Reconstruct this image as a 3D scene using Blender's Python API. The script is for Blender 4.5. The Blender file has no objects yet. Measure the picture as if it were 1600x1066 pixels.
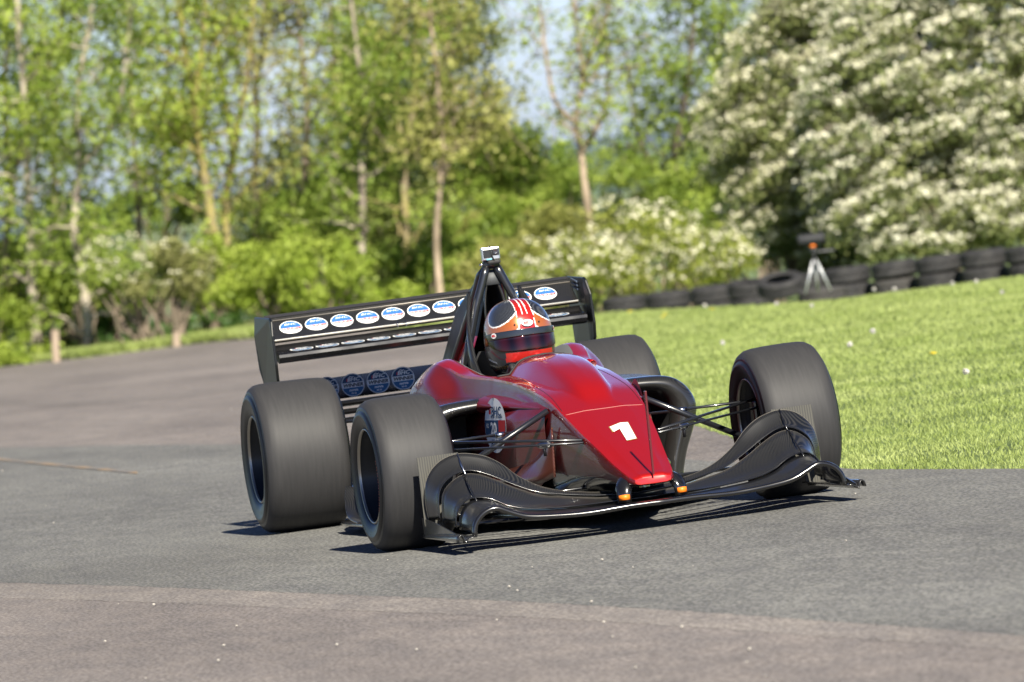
import bpy, bmesh, math, random
import numpy as np
from mathutils import Vector, Matrix
from mathutils.bvhtree import BVHTree
rng = np.random.default_rng(7); random.seed(7)
S = bpy.context.scene
COL = S.collection
# ------------------------------------------------------------------ camera
CP = np.array([28.3189, -5.9919, 1.4303])
CR = np.array([0.199604, 0.971525, -0.127664]); CU = np.array([0.001484, 0.129986, 0.991515]); CF = np.array([-0.979875, 0.198100, -0.024504])
FPX = 12002.87
cd = bpy.data.cameras.new('camera'); cam = bpy.data.objects.new('camera', cd); COL.objects.link(cam)
cam.matrix_world = Matrix(((CR[0], CU[0], -CF[0], CP[0]), (CR[1], CU[1], -CF[1], CP[1]), (CR[2], CU[2], -CF[2], CP[2]), (0, 0, 0, 1)))
cd.sensor_width = 36; cd.lens = 36 * FPX / 1600; cd.clip_start = 0.5; cd.clip_end = 9000
cd.dof.use_dof = True; cd.dof.focus_distance = 28.7; cd.dof.aperture_fstop = 7.5
S.camera = cam
# ------------------------------------------------------------------ light
SUN_EL, SUN_AZ = math.radians(38.5), math.radians(4)      # azimuth from +x towards +y
w = bpy.data.worlds.new("World"); S.world = w; w.use_nodes = True
nt = w.node_tree; nt.nodes.clear()
sky = nt.nodes.new('ShaderNodeTexSky'); sky.sky_type = 'NISHITA'; sky.sun_disc = False
sky.sun_elevation = SUN_EL; sky.sun_rotation = math.radians(90) - SUN_AZ
sky.air_density = 1.0; sky.dust_density = 0.6; sky.ozone_density = 2.0
bgn = nt.nodes.new('ShaderNodeBackground'); bgn.inputs[1].default_value = 0.058
on = nt.nodes.new('ShaderNodeOutputWorld'); tint = nt.nodes.new('ShaderNodeMix'); tint.data_type = 'RGBA'; tint.blend_type = 'MULTIPLY'; tint.inputs[0].default_value = 1; tint.inputs[7].default_value = (.90, 1.06, 1.62, 1)
tcw = nt.nodes.new('ShaderNodeTexCoord'); sxy = nt.nodes.new('ShaderNodeSeparateXYZ'); nt.links.new(tcw.outputs['Generated'], sxy.inputs[0])
mrw = nt.nodes.new('ShaderNodeMapRange'); mrw.inputs['From Min'].default_value = .06; mrw.inputs['From Max'].default_value = .45; mrw.inputs['To Min'].default_value = 1.0; mrw.inputs['To Max'].default_value = .26
nt.links.new(sxy.outputs[2], mrw.inputs[0])
dim = nt.nodes.new('ShaderNodeVectorMath'); dim.operation = 'SCALE'; nt.links.new(mrw.outputs[0], dim.inputs['Scale'])   # added dimming of the upper sky to cut its fill; horizon stays bright
nt.links.new(sky.outputs[0], tint.inputs[6]); nt.links.new(tint.outputs[2], dim.inputs[0]); nt.links.new(dim.outputs[0], bgn.inputs[0]); nt.links.new(bgn.outputs[0], on.inputs[0])
sl = bpy.data.lights.new('sun', 'SUN'); sl.energy = 5.0; sl.angle = math.radians(0.55); sl.color = (1.0, 0.93, 0.79)
so = bpy.data.objects.new('sun', sl); COL.objects.link(so)
sd = Vector((math.cos(SUN_EL) * math.cos(SUN_AZ), math.cos(SUN_EL) * math.sin(SUN_AZ), math.sin(SUN_EL)))
so.rotation_euler = sd.to_track_quat('Z', 'Y').to_euler(); so.location = (10, 0, 12)
S.view_settings.view_transform = 'Standard'; S.view_settings.look = 'None'
S.view_settings.exposure = 1.12; S.view_settings.gamma = 1; S.view_settings.use_curve_mapping = False
S.render.engine = 'CYCLES'; S.cycles.use_denoising = True; S.cycles.max_bounces = 6; S.cycles.transparent_max_bounces = 8
S.cycles.caustics_reflective = False; S.cycles.caustics_refractive = False

# ------------------------------------------------------------------ helpers
def px(x, y, v):
    """point at horizontal distance v (metres, along the view direction) seen at a photo position"""
    d = CF + CR * (x - 800) / FPX + CU * (533 - y) / FPX
    return CP + d * v / (d @ FH)
FH = np.array([CF[0], CF[1], 0]); FH /= np.linalg.norm(FH)
RH = np.array([-FH[1], FH[0], 0]) * -1
if RH @ CR < 0: RH = -RH
def uv(p): d = np.asarray(p)[..., :2] - CP[:2]; return d @ RH[:2], d @ FH[:2]
def world(u, v): return CP[0] + RH[0] * u + FH[0] * v, CP[1] + RH[1] * u + FH[1] * v
def sstep(a, b, x):
    t = np.clip((np.asarray(x, float) - a) / (b - a), 0, 1); return t * t * (3 - 2 * t)
def softp(x, k=6.0): return k * np.logaddexp(0, np.asarray(x, float) / k)
def terr(u, v):
    u = np.asarray(u, float); v = np.asarray(v, float)
    z = -0.01 * (softp(v - 45) - softp(-45.0)) - 0.0
    z = z - 0.022 * sstep(-0.5, 1.5, u) * np.clip(v - 66 - 12 * (1 - sstep(0.6, 3, u)), 0, 22)
    z = z - 0.05 * softp(v - 132, 3.5)
    z = np.where(v > 135, np.maximum(z, -9 - 0.004 * (v - 300)), z)
    return z
def ground(x, y):
    u, v = uv(np.array([x, y])); return float(terr(u, v))
def ground_px(x, y):
    d = CF + CR * (x - 800) / FPX + CU * (533 - y) / FPX
    lo, hi = 5.0, 20.0
    k = d @ FH
    f = lambda v: CP[2] + d[2] * v / k - float(terr(*uv(CP + d * v / k)))
    while f(hi) > 0 and hi < 400: lo = hi; hi += 1.0
    for _ in range(30):
        m = (lo + hi) / 2
        if f(m) > 0: lo = m
        else: hi = m
    p = CP + d * hi / k; return p

MATS = {}
def N(nt, t, **k):
    n = nt.nodes.new(t)
    for a, b in k.items(): setattr(n, a, b)
    return n
def mat(name, col=(.5, .5, .5), rough=.5, metal=0, coat=0, coatr=.03, spec=.5, noise=None, bump=None, **kw):
    """noise=(scale, colour2, contrast lo, hi) ; bump=(scale, strength, distance)"""
    if name in MATS: return MATS[name]
    m = bpy.data.materials.new(name); m.use_nodes = True; nt = m.node_tree; b = nt.nodes['Principled BSDF']
    b.inputs['Base Color'].default_value = (*col, 1); b.inputs['Roughness'].default_value = rough
    b.inputs['Metallic'].default_value = metal; b.inputs['Coat Weight'].default_value = coat
    b.inputs['Coat Roughness'].default_value = coatr; b.inputs['Specular IOR Level'].default_value = spec
    tc = N(nt, 'ShaderNodeTexCoord')
    if noise:
        n = N(nt, 'ShaderNodeTexNoise'); n.inputs['Scale'].default_value = noise[0]; n.inputs['Detail'].default_value = 4
        mp = N(nt, 'ShaderNodeMapping'); mp.inputs['Scale'].default_value = noise[4] if len(noise) > 4 else (1, 1, 1)
        nt.links.new(tc.outputs['Object'], mp.inputs[0]); nt.links.new(mp.outputs[0], n.inputs['Vector'])
        r = N(nt, 'ShaderNodeValToRGB'); r.color_ramp.elements[0].position = noise[2]; r.color_ramp.elements[1].position = noise[3]
        r.color_ramp.elements[0].color = (*col, 1); r.color_ramp.elements[1].color = (*noise[1], 1)
        nt.links.new(n.outputs[0], r.inputs[0]); nt.links.new(r.outputs[0], b.inputs['Base Color'])
    if bump:
        n = N(nt, 'ShaderNodeTexNoise'); n.inputs['Scale'].default_value = bump[0]; n.inputs['Detail'].default_value = 3
        nt.links.new(tc.outputs['Object'], n.inputs['Vector'])
        bp = N(nt, 'ShaderNodeBump'); bp.inputs['Strength'].default_value = bump[1]; bp.inputs['Distance'].default_value = bump[2]
        nt.links.new(n.outputs[0], bp.inputs['Height']); nt.links.new(bp.outputs[0], b.inputs['Normal'])
    MATS[name] = m; return m

def carbon_mat(name, base=(.007, .0075, .008), scale=900, rough=.3, hi=(.028, .027, .025)):
    if name in MATS: return MATS[name]
    m = mat(name, base, rough, 0, 0.8, .10, .5); nt = m.node_tree; b = nt.nodes['Principled BSDF']
    tc = N(nt, 'ShaderNodeTexCoord'); wv = N(nt, 'ShaderNodeTexWave', wave_type='BANDS', bands_direction='DIAGONAL')
    wv.inputs['Scale'].default_value = scale / 10; wv.inputs['Distortion'].default_value = .4
    nt.links.new(tc.outputs['Object'], wv.inputs['Vector'])
    r = N(nt, 'ShaderNodeValToRGB'); r.color_ramp.elements[0].color = (*base, 1); r.color_ramp.elements[1].color = (*hi, 1)
    r.color_ramp.elements[0].position = .35; r.color_ramp.elements[1].position = .9
    nt.links.new(wv.outputs[0], r.inputs[0]); nt.links.new(r.outputs[0], b.inputs['Base Color'])
    n = N(nt, 'ShaderNodeTexNoise'); n.inputs['Scale'].default_value = 9; nt.links.new(tc.outputs['Object'], n.inputs['Vector'])
    mr = N(nt, 'ShaderNodeMapRange'); mr.inputs['To Min'].default_value = rough - .1; mr.inputs['To Max'].default_value = rough + .15
    nt.links.new(n.outputs[0], mr.inputs[0]); nt.links.new(mr.outputs[0], b.inputs['Roughness'])
    return m

def leaf_mat(name, c1, c2, scale=2.2, transl=.35, rough=.5):
    if name in MATS: return MATS[name]
    m = bpy.data.materials.new(name); m.use_nodes = True; nt = m.node_tree; nt.nodes.clear()
    o = N(nt, 'ShaderNodeOutputMaterial'); mx = N(nt, 'ShaderNodeMixShader'); mx.inputs[0].default_value = transl
    b = N(nt, 'ShaderNodeBsdfPrincipled'); b.inputs['Roughness'].default_value = rough; b.inputs['Specular IOR Level'].default_value = .3
    t = N(nt, 'ShaderNodeBsdfTranslucent'); g = N(nt, 'ShaderNodeNewGeometry')
    n = N(nt, 'ShaderNodeTexNoise'); n.inputs['Scale'].default_value = scale; n.inputs['Detail'].default_value = 6; n.inputs['Roughness'].default_value = .7
    nt.links.new(g.outputs['Position'], n.inputs['Vector'])
    r = N(nt, 'ShaderNodeValToRGB'); r.color_ramp.elements[0].position = .38; r.color_ramp.elements[1].position = .62
    r.color_ramp.elements[0].color = (*c1, 1); r.color_ramp.elements[1].color = (*c2, 1)
    nt.links.new(n.outputs[0], r.inputs[0]); nt.links.new(r.outputs[0], b.inputs['Base Color']); nt.links.new(r.outputs[0], t.inputs['Color'])
    nt.links.new(b.outputs[0], mx.inputs[1]); nt.links.new(t.outputs[0], mx.inputs[2]); nt.links.new(mx.outputs[0], o.inputs[0])
    MATS[name] = m; return m

def tag(o, label=None, cat=None, group=None, kind=None):
    if label: o['label'] = label
    if cat: o['category'] = cat
    if group: o['group'] = group
    if kind: o['kind'] = kind
    return o
def empty(name, loc=(0, 0, 0), rz=0):
    o = bpy.data.objects.new(name, None); COL.objects.link(o); o.location = loc; o.rotation_euler[2] = rz; o.empty_display_size = .1; return o
def link(name, me, mats, parent=None, smooth=True):
    o = bpy.data.objects.new(name, me); COL.objects.link(o)
    if not isinstance(mats, (list, tuple)): mats = [mats]
    for m in mats: me.materials.append(m)
    if smooth and len(me.polygons): me.polygons.foreach_set('use_smooth', [True] * len(me.polygons))
    if parent: o.parent = parent
    return o
def mesh_np(name, V, F, mi=None):
    """fast mesh from arrays: V (n,3), F (m,k)"""
    V = np.asarray(V, np.float32); F = np.asarray(F, np.int32); me = bpy.data.meshes.new(name)
    me.vertices.add(len(V)); me.vertices.foreach_set('co', V.ravel())
    k = F.shape[1]; me.loops.add(F.size); me.loops.foreach_set('vertex_index', F.ravel())
    me.polygons.add(len(F)); me.polygons.foreach_set('loop_start', np.arange(0, F.size, k, dtype=np.int32))
    me.polygons.foreach_set('loop_total', np.full(len(F), k, np.int32))
    if mi is not None: me.polygons.foreach_set('material_index', np.asarray(mi, np.int32))
    me.update(calc_edges=True); me.validate(); return me
class MB:
    def __init__(s): s.v = []; s.f = []; s.m = []
    def add(s, V, F, mi=0):
        o = len(s.v); s.v += [tuple(map(float, p)) for p in V]; s.f += [tuple(i + o for i in f) for f in F]
        s.m += list(mi) if isinstance(mi, (list, tuple, np.ndarray)) else [mi] * len(F); return s
    def box(s, c, d, mi=0, rot=None):
        c = np.array(c, float); d = np.array(d, float) / 2
        P = [np.array([x, y, z]) * d for x in (-1, 1) for y in (-1, 1) for z in (-1, 1)]
        if rot is not None: P = [np.array(rot @ Vector(p)) for p in P]
        return s.add([c + p for p in P], [(0, 1, 3, 2), (4, 6, 7, 5), (0, 4, 5, 1), (2, 3, 7, 6), (0, 2, 6, 4), (1, 5, 7, 3)], mi)
    def tube(s, pts, r, n=10, mi=0, cap=True, flat=None):
        """flat=(axis vector, factor): squash cross-section"""
        pts = [Vector(p) for p in pts]; rs = r if isinstance(r, (list, tuple, np.ndarray)) else [r] * len(pts)
        V = []; F = []; up = None
        for i, p in enumerate(pts):
            t = (pts[min(i + 1, len(pts) - 1)] - pts[max(i - 1, 0)]).normalized()
            if up is None:
                up = t.orthogonal().normalized() if flat is None else (Vector(flat[0]) - t * t.dot(Vector(flat[0]))).normalized()
            up = (up - t * t.dot(up)).normalized(); sd_ = t.cross(up)
            for k in range(n):
                a = 2 * math.pi * k / n; V.append(p + up * math.cos(a) * rs[i] * (flat[1] if flat else 1) + sd_ * math.sin(a) * rs[i])
        for i in range(len(pts) - 1):
            for k in range(n): F.append((i * n + k, i * n + (k + 1) % n, (i + 1) * n + (k + 1) % n, (i + 1) * n + k))
        if cap: F.append(tuple(range(n))[::-1]); F.append(tuple((len(pts) - 1) * n + k for k in range(n)))
        return s.add(V, F, mi)
    def lathe(s, prof, c, ax, n=48, mi=0, mis=None):
        """prof: (radius, offset along axis)"""
        ax = Vector(ax).normalized(); e1 = ax.orthogonal().normalized(); e2 = ax.cross(e1); c = Vector(c); V = []; F = []; m = []
        for r, o in prof:
            for k in range(n):
                a = 2 * math.pi * k / n; V.append(c + ax * o + (e1 * math.cos(a) + e2 * math.sin(a)) * r)
        for i in range(len(prof) - 1):
            for k in range(n):
                F.append((i * n + k, i * n + (k + 1) % n, (i + 1) * n + (k + 1) % n, (i + 1) * n + k)); m.append(mis[i] if mis else mi)
        return s.add(V, F, m)
    def grid(s, G, mi=0, closed=False):
        """G [i][j] -> points"""
        a, b = len(G), len(G[0]); V = [p for row in G for p in row]; F = []; m = []
        for i in range(a - 1):
            for j in range(b if closed else b - 1):
                F.append((i * b + j, i * b + (j + 1) % b, (i + 1) * b + (j + 1) % b, (i + 1) * b + j)); m.append(mi(i, j) if callable(mi) else mi)
        return s.add(V, F, m)
    def build(s, name, mats, parent=None, smooth=True, bevel=0, subsurf=0, recalc=True, solid=0, sharp=None):
        me = bpy.data.meshes.new(name); me.from_pydata(s.v, [], s.f); me.polygons.foreach_set('material_index', s.m)
        bm = bmesh.new(); bm.from_mesh(me)
        if recalc: bmesh.ops.remove_doubles(bm, verts=bm.verts, dist=1e-5); bmesh.ops.recalc_face_normals(bm, faces=bm.faces)
        bm.to_mesh(me); bm.free()
        o = link(name, me, mats, parent, smooth)
        if solid:
            md = o.modifiers.new('solid', 'SOLIDIFY'); md.thickness = solid; md.offset = 0
        if bevel:
            md = o.modifiers.new('bevel', 'BEVEL'); md.width = bevel; md.segments = 2; md.limit_method = 'ANGLE'
        if subsurf:
            md = o.modifiers.new('sub', 'SUBSURF'); md.levels = subsurf; md.render_levels = subsurf
        if smooth and sharp: me.set_sharp_from_angle(angle=math.radians(sharp))
        return o
def catmull(P, n):
    """resample rows of P (k,d) smoothly, n per interval"""
    P = np.asarray(P, float); k = len(P); out = []
    for i in range(k - 1):
        p0, p1, p2, p3 = P[max(i - 1, 0)], P[i], P[i + 1], P[min(i + 2, k - 1)]
        for t in np.arange(n) / n:
            out.append(.5 * ((2 * p1) + (-p0 + p2) * t + (2 * p0 - 5 * p1 + 4 * p2 - p3) * t * t + (-p0 + 3 * p1 - 3 * p2 + p3) * t ** 3))
    out.append(P[-1]); return np.array(out)
def text_mesh(txt, size, shear=0, bold=0, sx=1.0):
    c = bpy.data.curves.new('lettering', 'FONT'); c.body = txt; c.size = size; c.align_x = 'CENTER'; c.align_y = 'CENTER'
    c.shear = shear; c.offset = bold; c.resolution_u = 2
    o = bpy.data.objects.new('lettering', c); COL.objects.link(o); dg = bpy.context.evaluated_depsgraph_get()
    me = bpy.data.meshes.new_from_object(o.evaluated_get(dg)); V = [(v.co.x * sx, v.co.y) for v in me.vertices]; F = [tuple(p.vertices) for p in me.polygons]
    bpy.data.objects.remove(o); bpy.data.meshes.remove(me); return V, F
class Decal:
    """flat artwork in local (x right, y up) built in thin layers; mapped by fn(x, y, h) -> 3D"""
    def __init__(s): s.mb = MB()
    def poly(s, pts, h, mi): s.mb.add([(x, y, h) for x, y in pts], [tuple(range(len(pts)))], mi); return s
    def rows(s, L_, h, mi):
        V = []; F = []
        for i, (cx, y, w_) in enumerate(L_):
            V += [(cx - w_, y, h), (cx - w_ * .5, y, h), (cx, y, h), (cx + w_ * .5, y, h), (cx + w_, y, h)]
            if i: F += [(5 * i - 5 + k, 5 * i - 4 + k, 5 * i + 1 + k, 5 * i + k) for k in range(4)]
        s.mb.add(V, F, mi); return s
    def ell(s, cx, cy, rx, ry, h, mi): return s.rows([(cx, cy + y, rx * math.sqrt(max(0, 1 - (y / ry) ** 2))) for y in ry * np.sin(np.linspace(-math.pi / 2, math.pi / 2, 25))], h, mi)
    def seg(s, rx, ry, y0, y1, h, mi):
        """slice of an ellipse between heights y0 and y1"""
        return s.rows([(0, y, rx * math.sqrt(max(0, 1 - (y / ry) ** 2))) for y in np.linspace(y0, y1, 16)], h, mi)
    def text(s, t, size, cx, cy, h, mi, shear=0, bold=0, sx=1.0):
        V, F = text_mesh(t, size, shear, bold, sx); s.mb.add([(x + cx, y + cy, h) for x, y in V], F, mi); return s
    def build(s, name, mats, parent, fn):
        s.mb.v = [tuple(fn(*p)) for p in s.mb.v]; return s.mb.build(name, mats, parent, smooth=False, recalc=False)
def plane_fn(o, r, u):
    o, r, u = Vector(o), Vector(r).normalized(), Vector(u); u = (u - r * u.dot(r)).normalized(); n = r.cross(u)
    return lambda x, y, h: o + r * x + u * y + n * h

# ------------------------------------------------------------------ materials
M_red = mat('candy red paint', (.46, .007, .005), .36, .5, 1.0, .03, .5)
M_red_shade = carbon_mat('shaded red carbon', (.085, .006, .008), 900, .3, (.15, .012, .012))  # body red darkened: shade of the sides put into the colour, over carbon weave
M_red_shade.node_tree.nodes['Principled BSDF'].inputs['Coat Weight'].default_value = .5; M_red_shade.node_tree.nodes['Principled BSDF'].inputs['Specular IOR Level'].default_value = .15; M_red_shade.node_tree.nodes['Principled BSDF'].inputs['Coat Roughness'].default_value = .06
M_inner = mat('cockpit black', (.012, .012, .013), .7)
M_pad = mat('grey foam padding', (.10, .105, .112), .75, bump=(300, .2, .001))
M_carbon = carbon_mat('carbon weave'); M_carbong = carbon_mat('glossy black carbon', (.005, .005, .006), 900, .2, (.012, .012, .012))
M_gloss = mat('gloss black underbody', (.008, .008, .009), .12, 0, .5, .05)
M_arm = mat('black painted arm', (.012, .013, .016), .28, 0, .6, .1)
M_silver = mat('polished alloy', (.75, .75, .76), .22, 1)
M_lip = mat('worn wheel lip metal', (.30, .28, .25), .3, .9)
M_rimb = mat('black wheel centre', (.006, .008, .012), .5, 0, .15, .2, .3)
M_white = mat('white vinyl', (.78, .78, .77), .6, 0, 0, .1, .3); M_gold = mat('gold pinstripe', (.45, .33, .12), .35, .4)
M_blue = mat('light blue vinyl', (.03, .13, .36), .6, 0, 0, .1, .3); M_navy = mat('navy vinyl', (.018, .055, .13), .6, 0, 0, .1, .3); M_mid = mat('mid blue vinyl', (.035, .13, .28), .6, 0, 0, .1, .3)
M_redv = mat('red vinyl', (.50, .02, .02), .4); M_blackv = mat('black lettering', (.01, .01, .012), .4)
M_orange = mat('orange tape', (.85, .2, .01), .5)
def tyre_mat(name, base, hi, rough, spec):
    if name in MATS: return MATS[name]
    m = mat(name, base, rough, 0, 0, .1, spec); nt = m.node_tree; b = nt.nodes['Principled BSDF']
    # wear runs round the tyre: noise that changes quickly across the tread and slowly round it (radial frame in object space)
    tc = N(nt, 'ShaderNodeTexCoord'); sp = N(nt, 'ShaderNodeSeparateXYZ'); nt.links.new(tc.outputs['Object'], sp.inputs[0])
    at = N(nt, 'ShaderNodeMath', operation='ARCTAN2'); nt.links.new(sp.outputs[2], at.inputs[0]); nt.links.new(sp.outputs[0], at.inputs[1])
    cb = N(nt, 'ShaderNodeCombineXYZ'); ml = N(nt, 'ShaderNodeMath', operation='MULTIPLY'); ml.inputs[1].default_value = 90
    ml2 = N(nt, 'ShaderNodeMath', operation='MULTIPLY'); ml2.inputs[1].default_value = 2.2
    nt.links.new(sp.outputs[1], ml.inputs[0]); nt.links.new(ml.outputs[0], cb.inputs[0]); nt.links.new(at.outputs[0], ml2.inputs[0]); nt.links.new(ml2.outputs[0], cb.inputs[1])
    n = N(nt, 'ShaderNodeTexNoise'); n.inputs['Scale'].default_value = 1.0; n.inputs['Detail'].default_value = 5; nt.links.new(cb.outputs[0], n.inputs['Vector'])
    r = N(nt, 'ShaderNodeValToRGB'); r.color_ramp.elements[0].color = (*base, 1); r.color_ramp.elements[1].color = (*hi, 1)
    r.color_ramp.elements[0].position = .3; r.color_ramp.elements[1].position = .75
    nt.links.new(n.outputs[0], r.inputs[0]); nt.links.new(r.outputs[0], b.inputs['Base Color']); return m
M_tread = tyre_mat('scrubbed slick rubber', (.027, .027, .0285), (.036, .0355, .037), .6, .3)
M_side = tyre_mat('tyre sidewall rubber', (.005, .0055, .007), (.009, .0095, .011), .36, .4)

# ------------------------------------------------------------------ ground, road, grass
def asphalt(name, base, var, patch, speck, rough=.85):
    m = mat(name, base, rough, 0, 0, .1, .25); nt = m.node_tree; b = nt.nodes['Principled BSDF']
    g = N(nt, 'ShaderNodeNewGeometry')
    def noise(scale, sc=(1, 1, 1), det=3):
        mp = N(nt, 'ShaderNodeMapping'); mp.inputs['Scale'].default_value = sc; nt.links.new(g.outputs['Position'], mp.inputs[0])
        n = N(nt, 'ShaderNodeTexNoise'); n.inputs['Scale'].default_value = scale; n.inputs['Detail'].default_value = det; nt.links.new(mp.outputs[0], n.inputs['Vector']); return n
    def ramp(n, a, c, ca, cc):
        r = N(nt, 'ShaderNodeValToRGB'); r.color_ramp.elements[0].position = a; r.color_ramp.elements[1].position = c
        r.color_ramp.elements[0].color = (*ca, 1); r.color_ramp.elements[1].color = (*cc, 1); nt.links.new(n.outputs[0], r.inputs[0]); return r
    def mix(kind, fac, A, B):
        x = N(nt, 'ShaderNodeMix', data_type='RGBA', blend_type=kind); x.inputs[0].default_value = fac
        nt.links.new(A.outputs[0], x.inputs[6]); nt.links.new(B.outputs[0], x.inputs[7])
        class O: outputs = [x.outputs[2]]
        return O
    fine = ramp(noise(75, (.5, 1, 1), 2), .40, .62, base, var)
    big = ramp(noise(.55, (.35, 1.4, 1), 5), .3, .7, (.78, .77, .77), (1.14, 1.13, 1.12))
    a = mix('MULTIPLY', 1, fine, big)
    mid = ramp(noise(5, (.5, 1.3, 1), 6), .35, .68, (.86, .86, .87), patch); a = mix('MULTIPLY', 1, a, mid)
    st = N(nt, 'ShaderNodeTexVoronoi'); st.inputs['Scale'].default_value = 60; nt.links.new(g.outputs['Position'], st.inputs['Vector'])
    sr = ramp(st, .03, .10, speck, (0, 0, 0)); a = mix('ADD', .55, a, sr)
    st = N(nt, 'ShaderNodeTexVoronoi'); st.inputs['Scale'].default_value = 3.2; nt.links.new(g.outputs['Position'], st.inputs['Vector'])
    sr = ramp(st, .015, .03, (.3, .3, .28), (0, 0, 0)); a = mix('ADD', .7, a, sr)
    nt.links.new(a.outputs[0], b.inputs['Base Color'])
    n2 = noise(150); bp = N(nt, 'ShaderNodeBump'); bp.inputs['Strength'].default_value = .5; bp.inputs['Distance'].default_value = .003
    nt.links.new(n2.outputs[0], bp.inputs['Height']); nt.links.new(bp.outputs[0], b.inputs['Normal']); return m
M_road = asphalt('grey asphalt', (.095, .097, .094), (.20, .20, .192), (1.08, 1.08, 1.06), (.16, .16, .15))
M_old = asphalt('old brown asphalt', (.125, .113, .107), (.235, .215, .204), (1.1, 1.08, 1.06), (.14, .13, .12))
M_turf = mat('turf soil', (.06, .09, .02), .95, noise=(.7, (.12, .17, .035), .35, .65))
M_far = mat('far fields', (.05, .10, .03), .95, noise=(.012, (.13, .18, .06), .42, .55))

def strip(name, A, B, nx, m, dz, kind='structure', jit=0):
    """sheet between two ground polylines A and B of (u, v)"""
    A = catmull(A, 40 if jit else 6); B = catmull(B, 40 if jit else 6); G = []
    for i in range(len(A)):
        row = []
        for t in np.linspace(0, 1, nx):
            q = A[i] * (1 - t) + B[i] * t
            if jit and t in (0, 1): q = q + jit * np.array([math.sin(i * 1.3) + math.sin(i * .47 + 1), math.sin(i * .9) + math.sin(i * 2.3)]) * .5
            x, y = world(*q); row.append((x, y, float(terr(*q)) + dz))
        G.append(row)
    mb = MB().grid(G); o = mb.build(name, m, None, recalc=False)
    o.data.flip_normals() if o.data.polygons[0].normal.z < 0 else None
    return tag(o, kind=kind)
# terrain sheet out to the horizon
vs = np.concatenate([np.arange(-60, 130, 1.5), np.geomspace(130, 6500, 46)]); V = []
us = np.concatenate([-np.geomspace(3000, 12, 22), np.arange(-10.5, 11, 1.5), np.geomspace(12, 3000, 22)])
UU, VV = np.meshgrid(us, vs); X, Y = world(UU, VV); Z = terr(UU, VV)
V = np.stack([X, Y, Z], -1).reshape(-1, 3); a, b_ = UU.shape
I = np.arange(a * b_).reshape(a, b_); F = np.stack([I[:-1, :-1], I[:-1, 1:], I[1:, 1:], I[1:, :-1]], -1).reshape(-1, 4)
me = mesh_np('ground', V, F, ((VV[:-1, :-1] > 128).ravel()).astype(int))
if me.polygons[10].normal.z < 0: me.flip_normals()
gr = link('ground', me, [M_turf, M_far]); tag(gr, kind='structure')
gp = lambda x, y: np.array(uv(ground_px(x, y)))
# grass edge (right/far side of the tarmac) in (u, v), from near right round to far left
EDGE = [np.array([30., 14.]), np.array([9., 23.5]), gp(2300, 712), gp(2000, 724), gp(1780, 731), gp(1600, 735), gp(1430, 736), gp(1317, 734), gp(1210, 712), gp(1140, 684), gp(1081, 663), gp(1000, 622), gp(930, 582), gp(870, 549), gp(780, 527), gp(680, 517), gp(560, 516), gp(400, 529), gp(270, 542), gp(130, 560), gp(0, 574), np.array([-14., 108.])]
LEFT = [np.array([-8., 8.]), np.array([-12., 15.]), np.array([-13., 16.5]), np.array([-14., 18.]), np.array([-15., 19.]), np.array([-16., 20.]), np.array([-17., 25.]), np.array([-18., 30.]), np.array([-19., 34.]), np.array([-20., 38.]), np.array([-21., 42.]), np.array([-22., 48.]), np.array([-23., 54.]), np.array([-24., 60.]), np.array([-25., 66.]), np.array([-26., 72.]), np.array([-27., 78.]), np.array([-28., 84.]), np.array([-28., 90.]), np.array([-28., 96.]), np.array([-29., 102.]), np.array([-30., 108.])]
strip('old_tarmac', EDGE, LEFT, 60, M_old, .004, jit=.012)
fx = [-700, -300, -50, 200, 400, 600, 800, 1000, 1180, 1317, 1430, 1600, 1900, 2600]
fy = [712, 706, 702, 697, 696, 700, 706, 716, 726, 734, 735, 734, 727, 697]
nyv = [878, 895, 910, 918, 926, 934, 942, 953, 965, 975, 983, 996, 1020, 1090]
strip('road', [gp(x, y) for x, y in zip(fx, fy)], [gp(x, y) for x, y in zip(fx, nyv)], 30, M_road, .0052, jit=.008)
M_joint = asphalt('dusty joint asphalt', (.145, .133, .126), (.26, .24, .225), (1.1, 1.09, 1.06), (.14, .13, .12))
strip('road_joint', [gp(x, y - 1) for x, y in zip(fx, nyv)], [gp(x, y + 24) for x, y in zip(fx, nyv)], 8, M_joint, .0047, jit=.01)
# worn orange line on the tarmac
M_line = mat('worn orange road paint', (.24, .17, .10), .8, noise=(1.6, (.14, .13, .12), .40, .56))
strip('painted_line', [gp(x, 718 + x * .098) for x in np.linspace(-60, 215, 6)], [gp(x, 721.5 + x * .098) for x in np.linspace(-60, 215, 6)], 2, M_line, .0085)
# tyre marks
M_mark = asphalt('rubbered asphalt', (.11, .10, .095), (.22, .20, .19), (1.08, 1.08, 1.06), (.10, .10, .09))
for pts, wd_ in (([(-40, 622), (100, 628), (250, 618), (400, 600)], 8),):
    strip('tyre_mark', [gp(x, y) for x, y in pts], [gp(x, y + wd_) for x, y in pts], 4, M_mark, .0078 if pts[0][1] > 700 else .0055)
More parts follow.
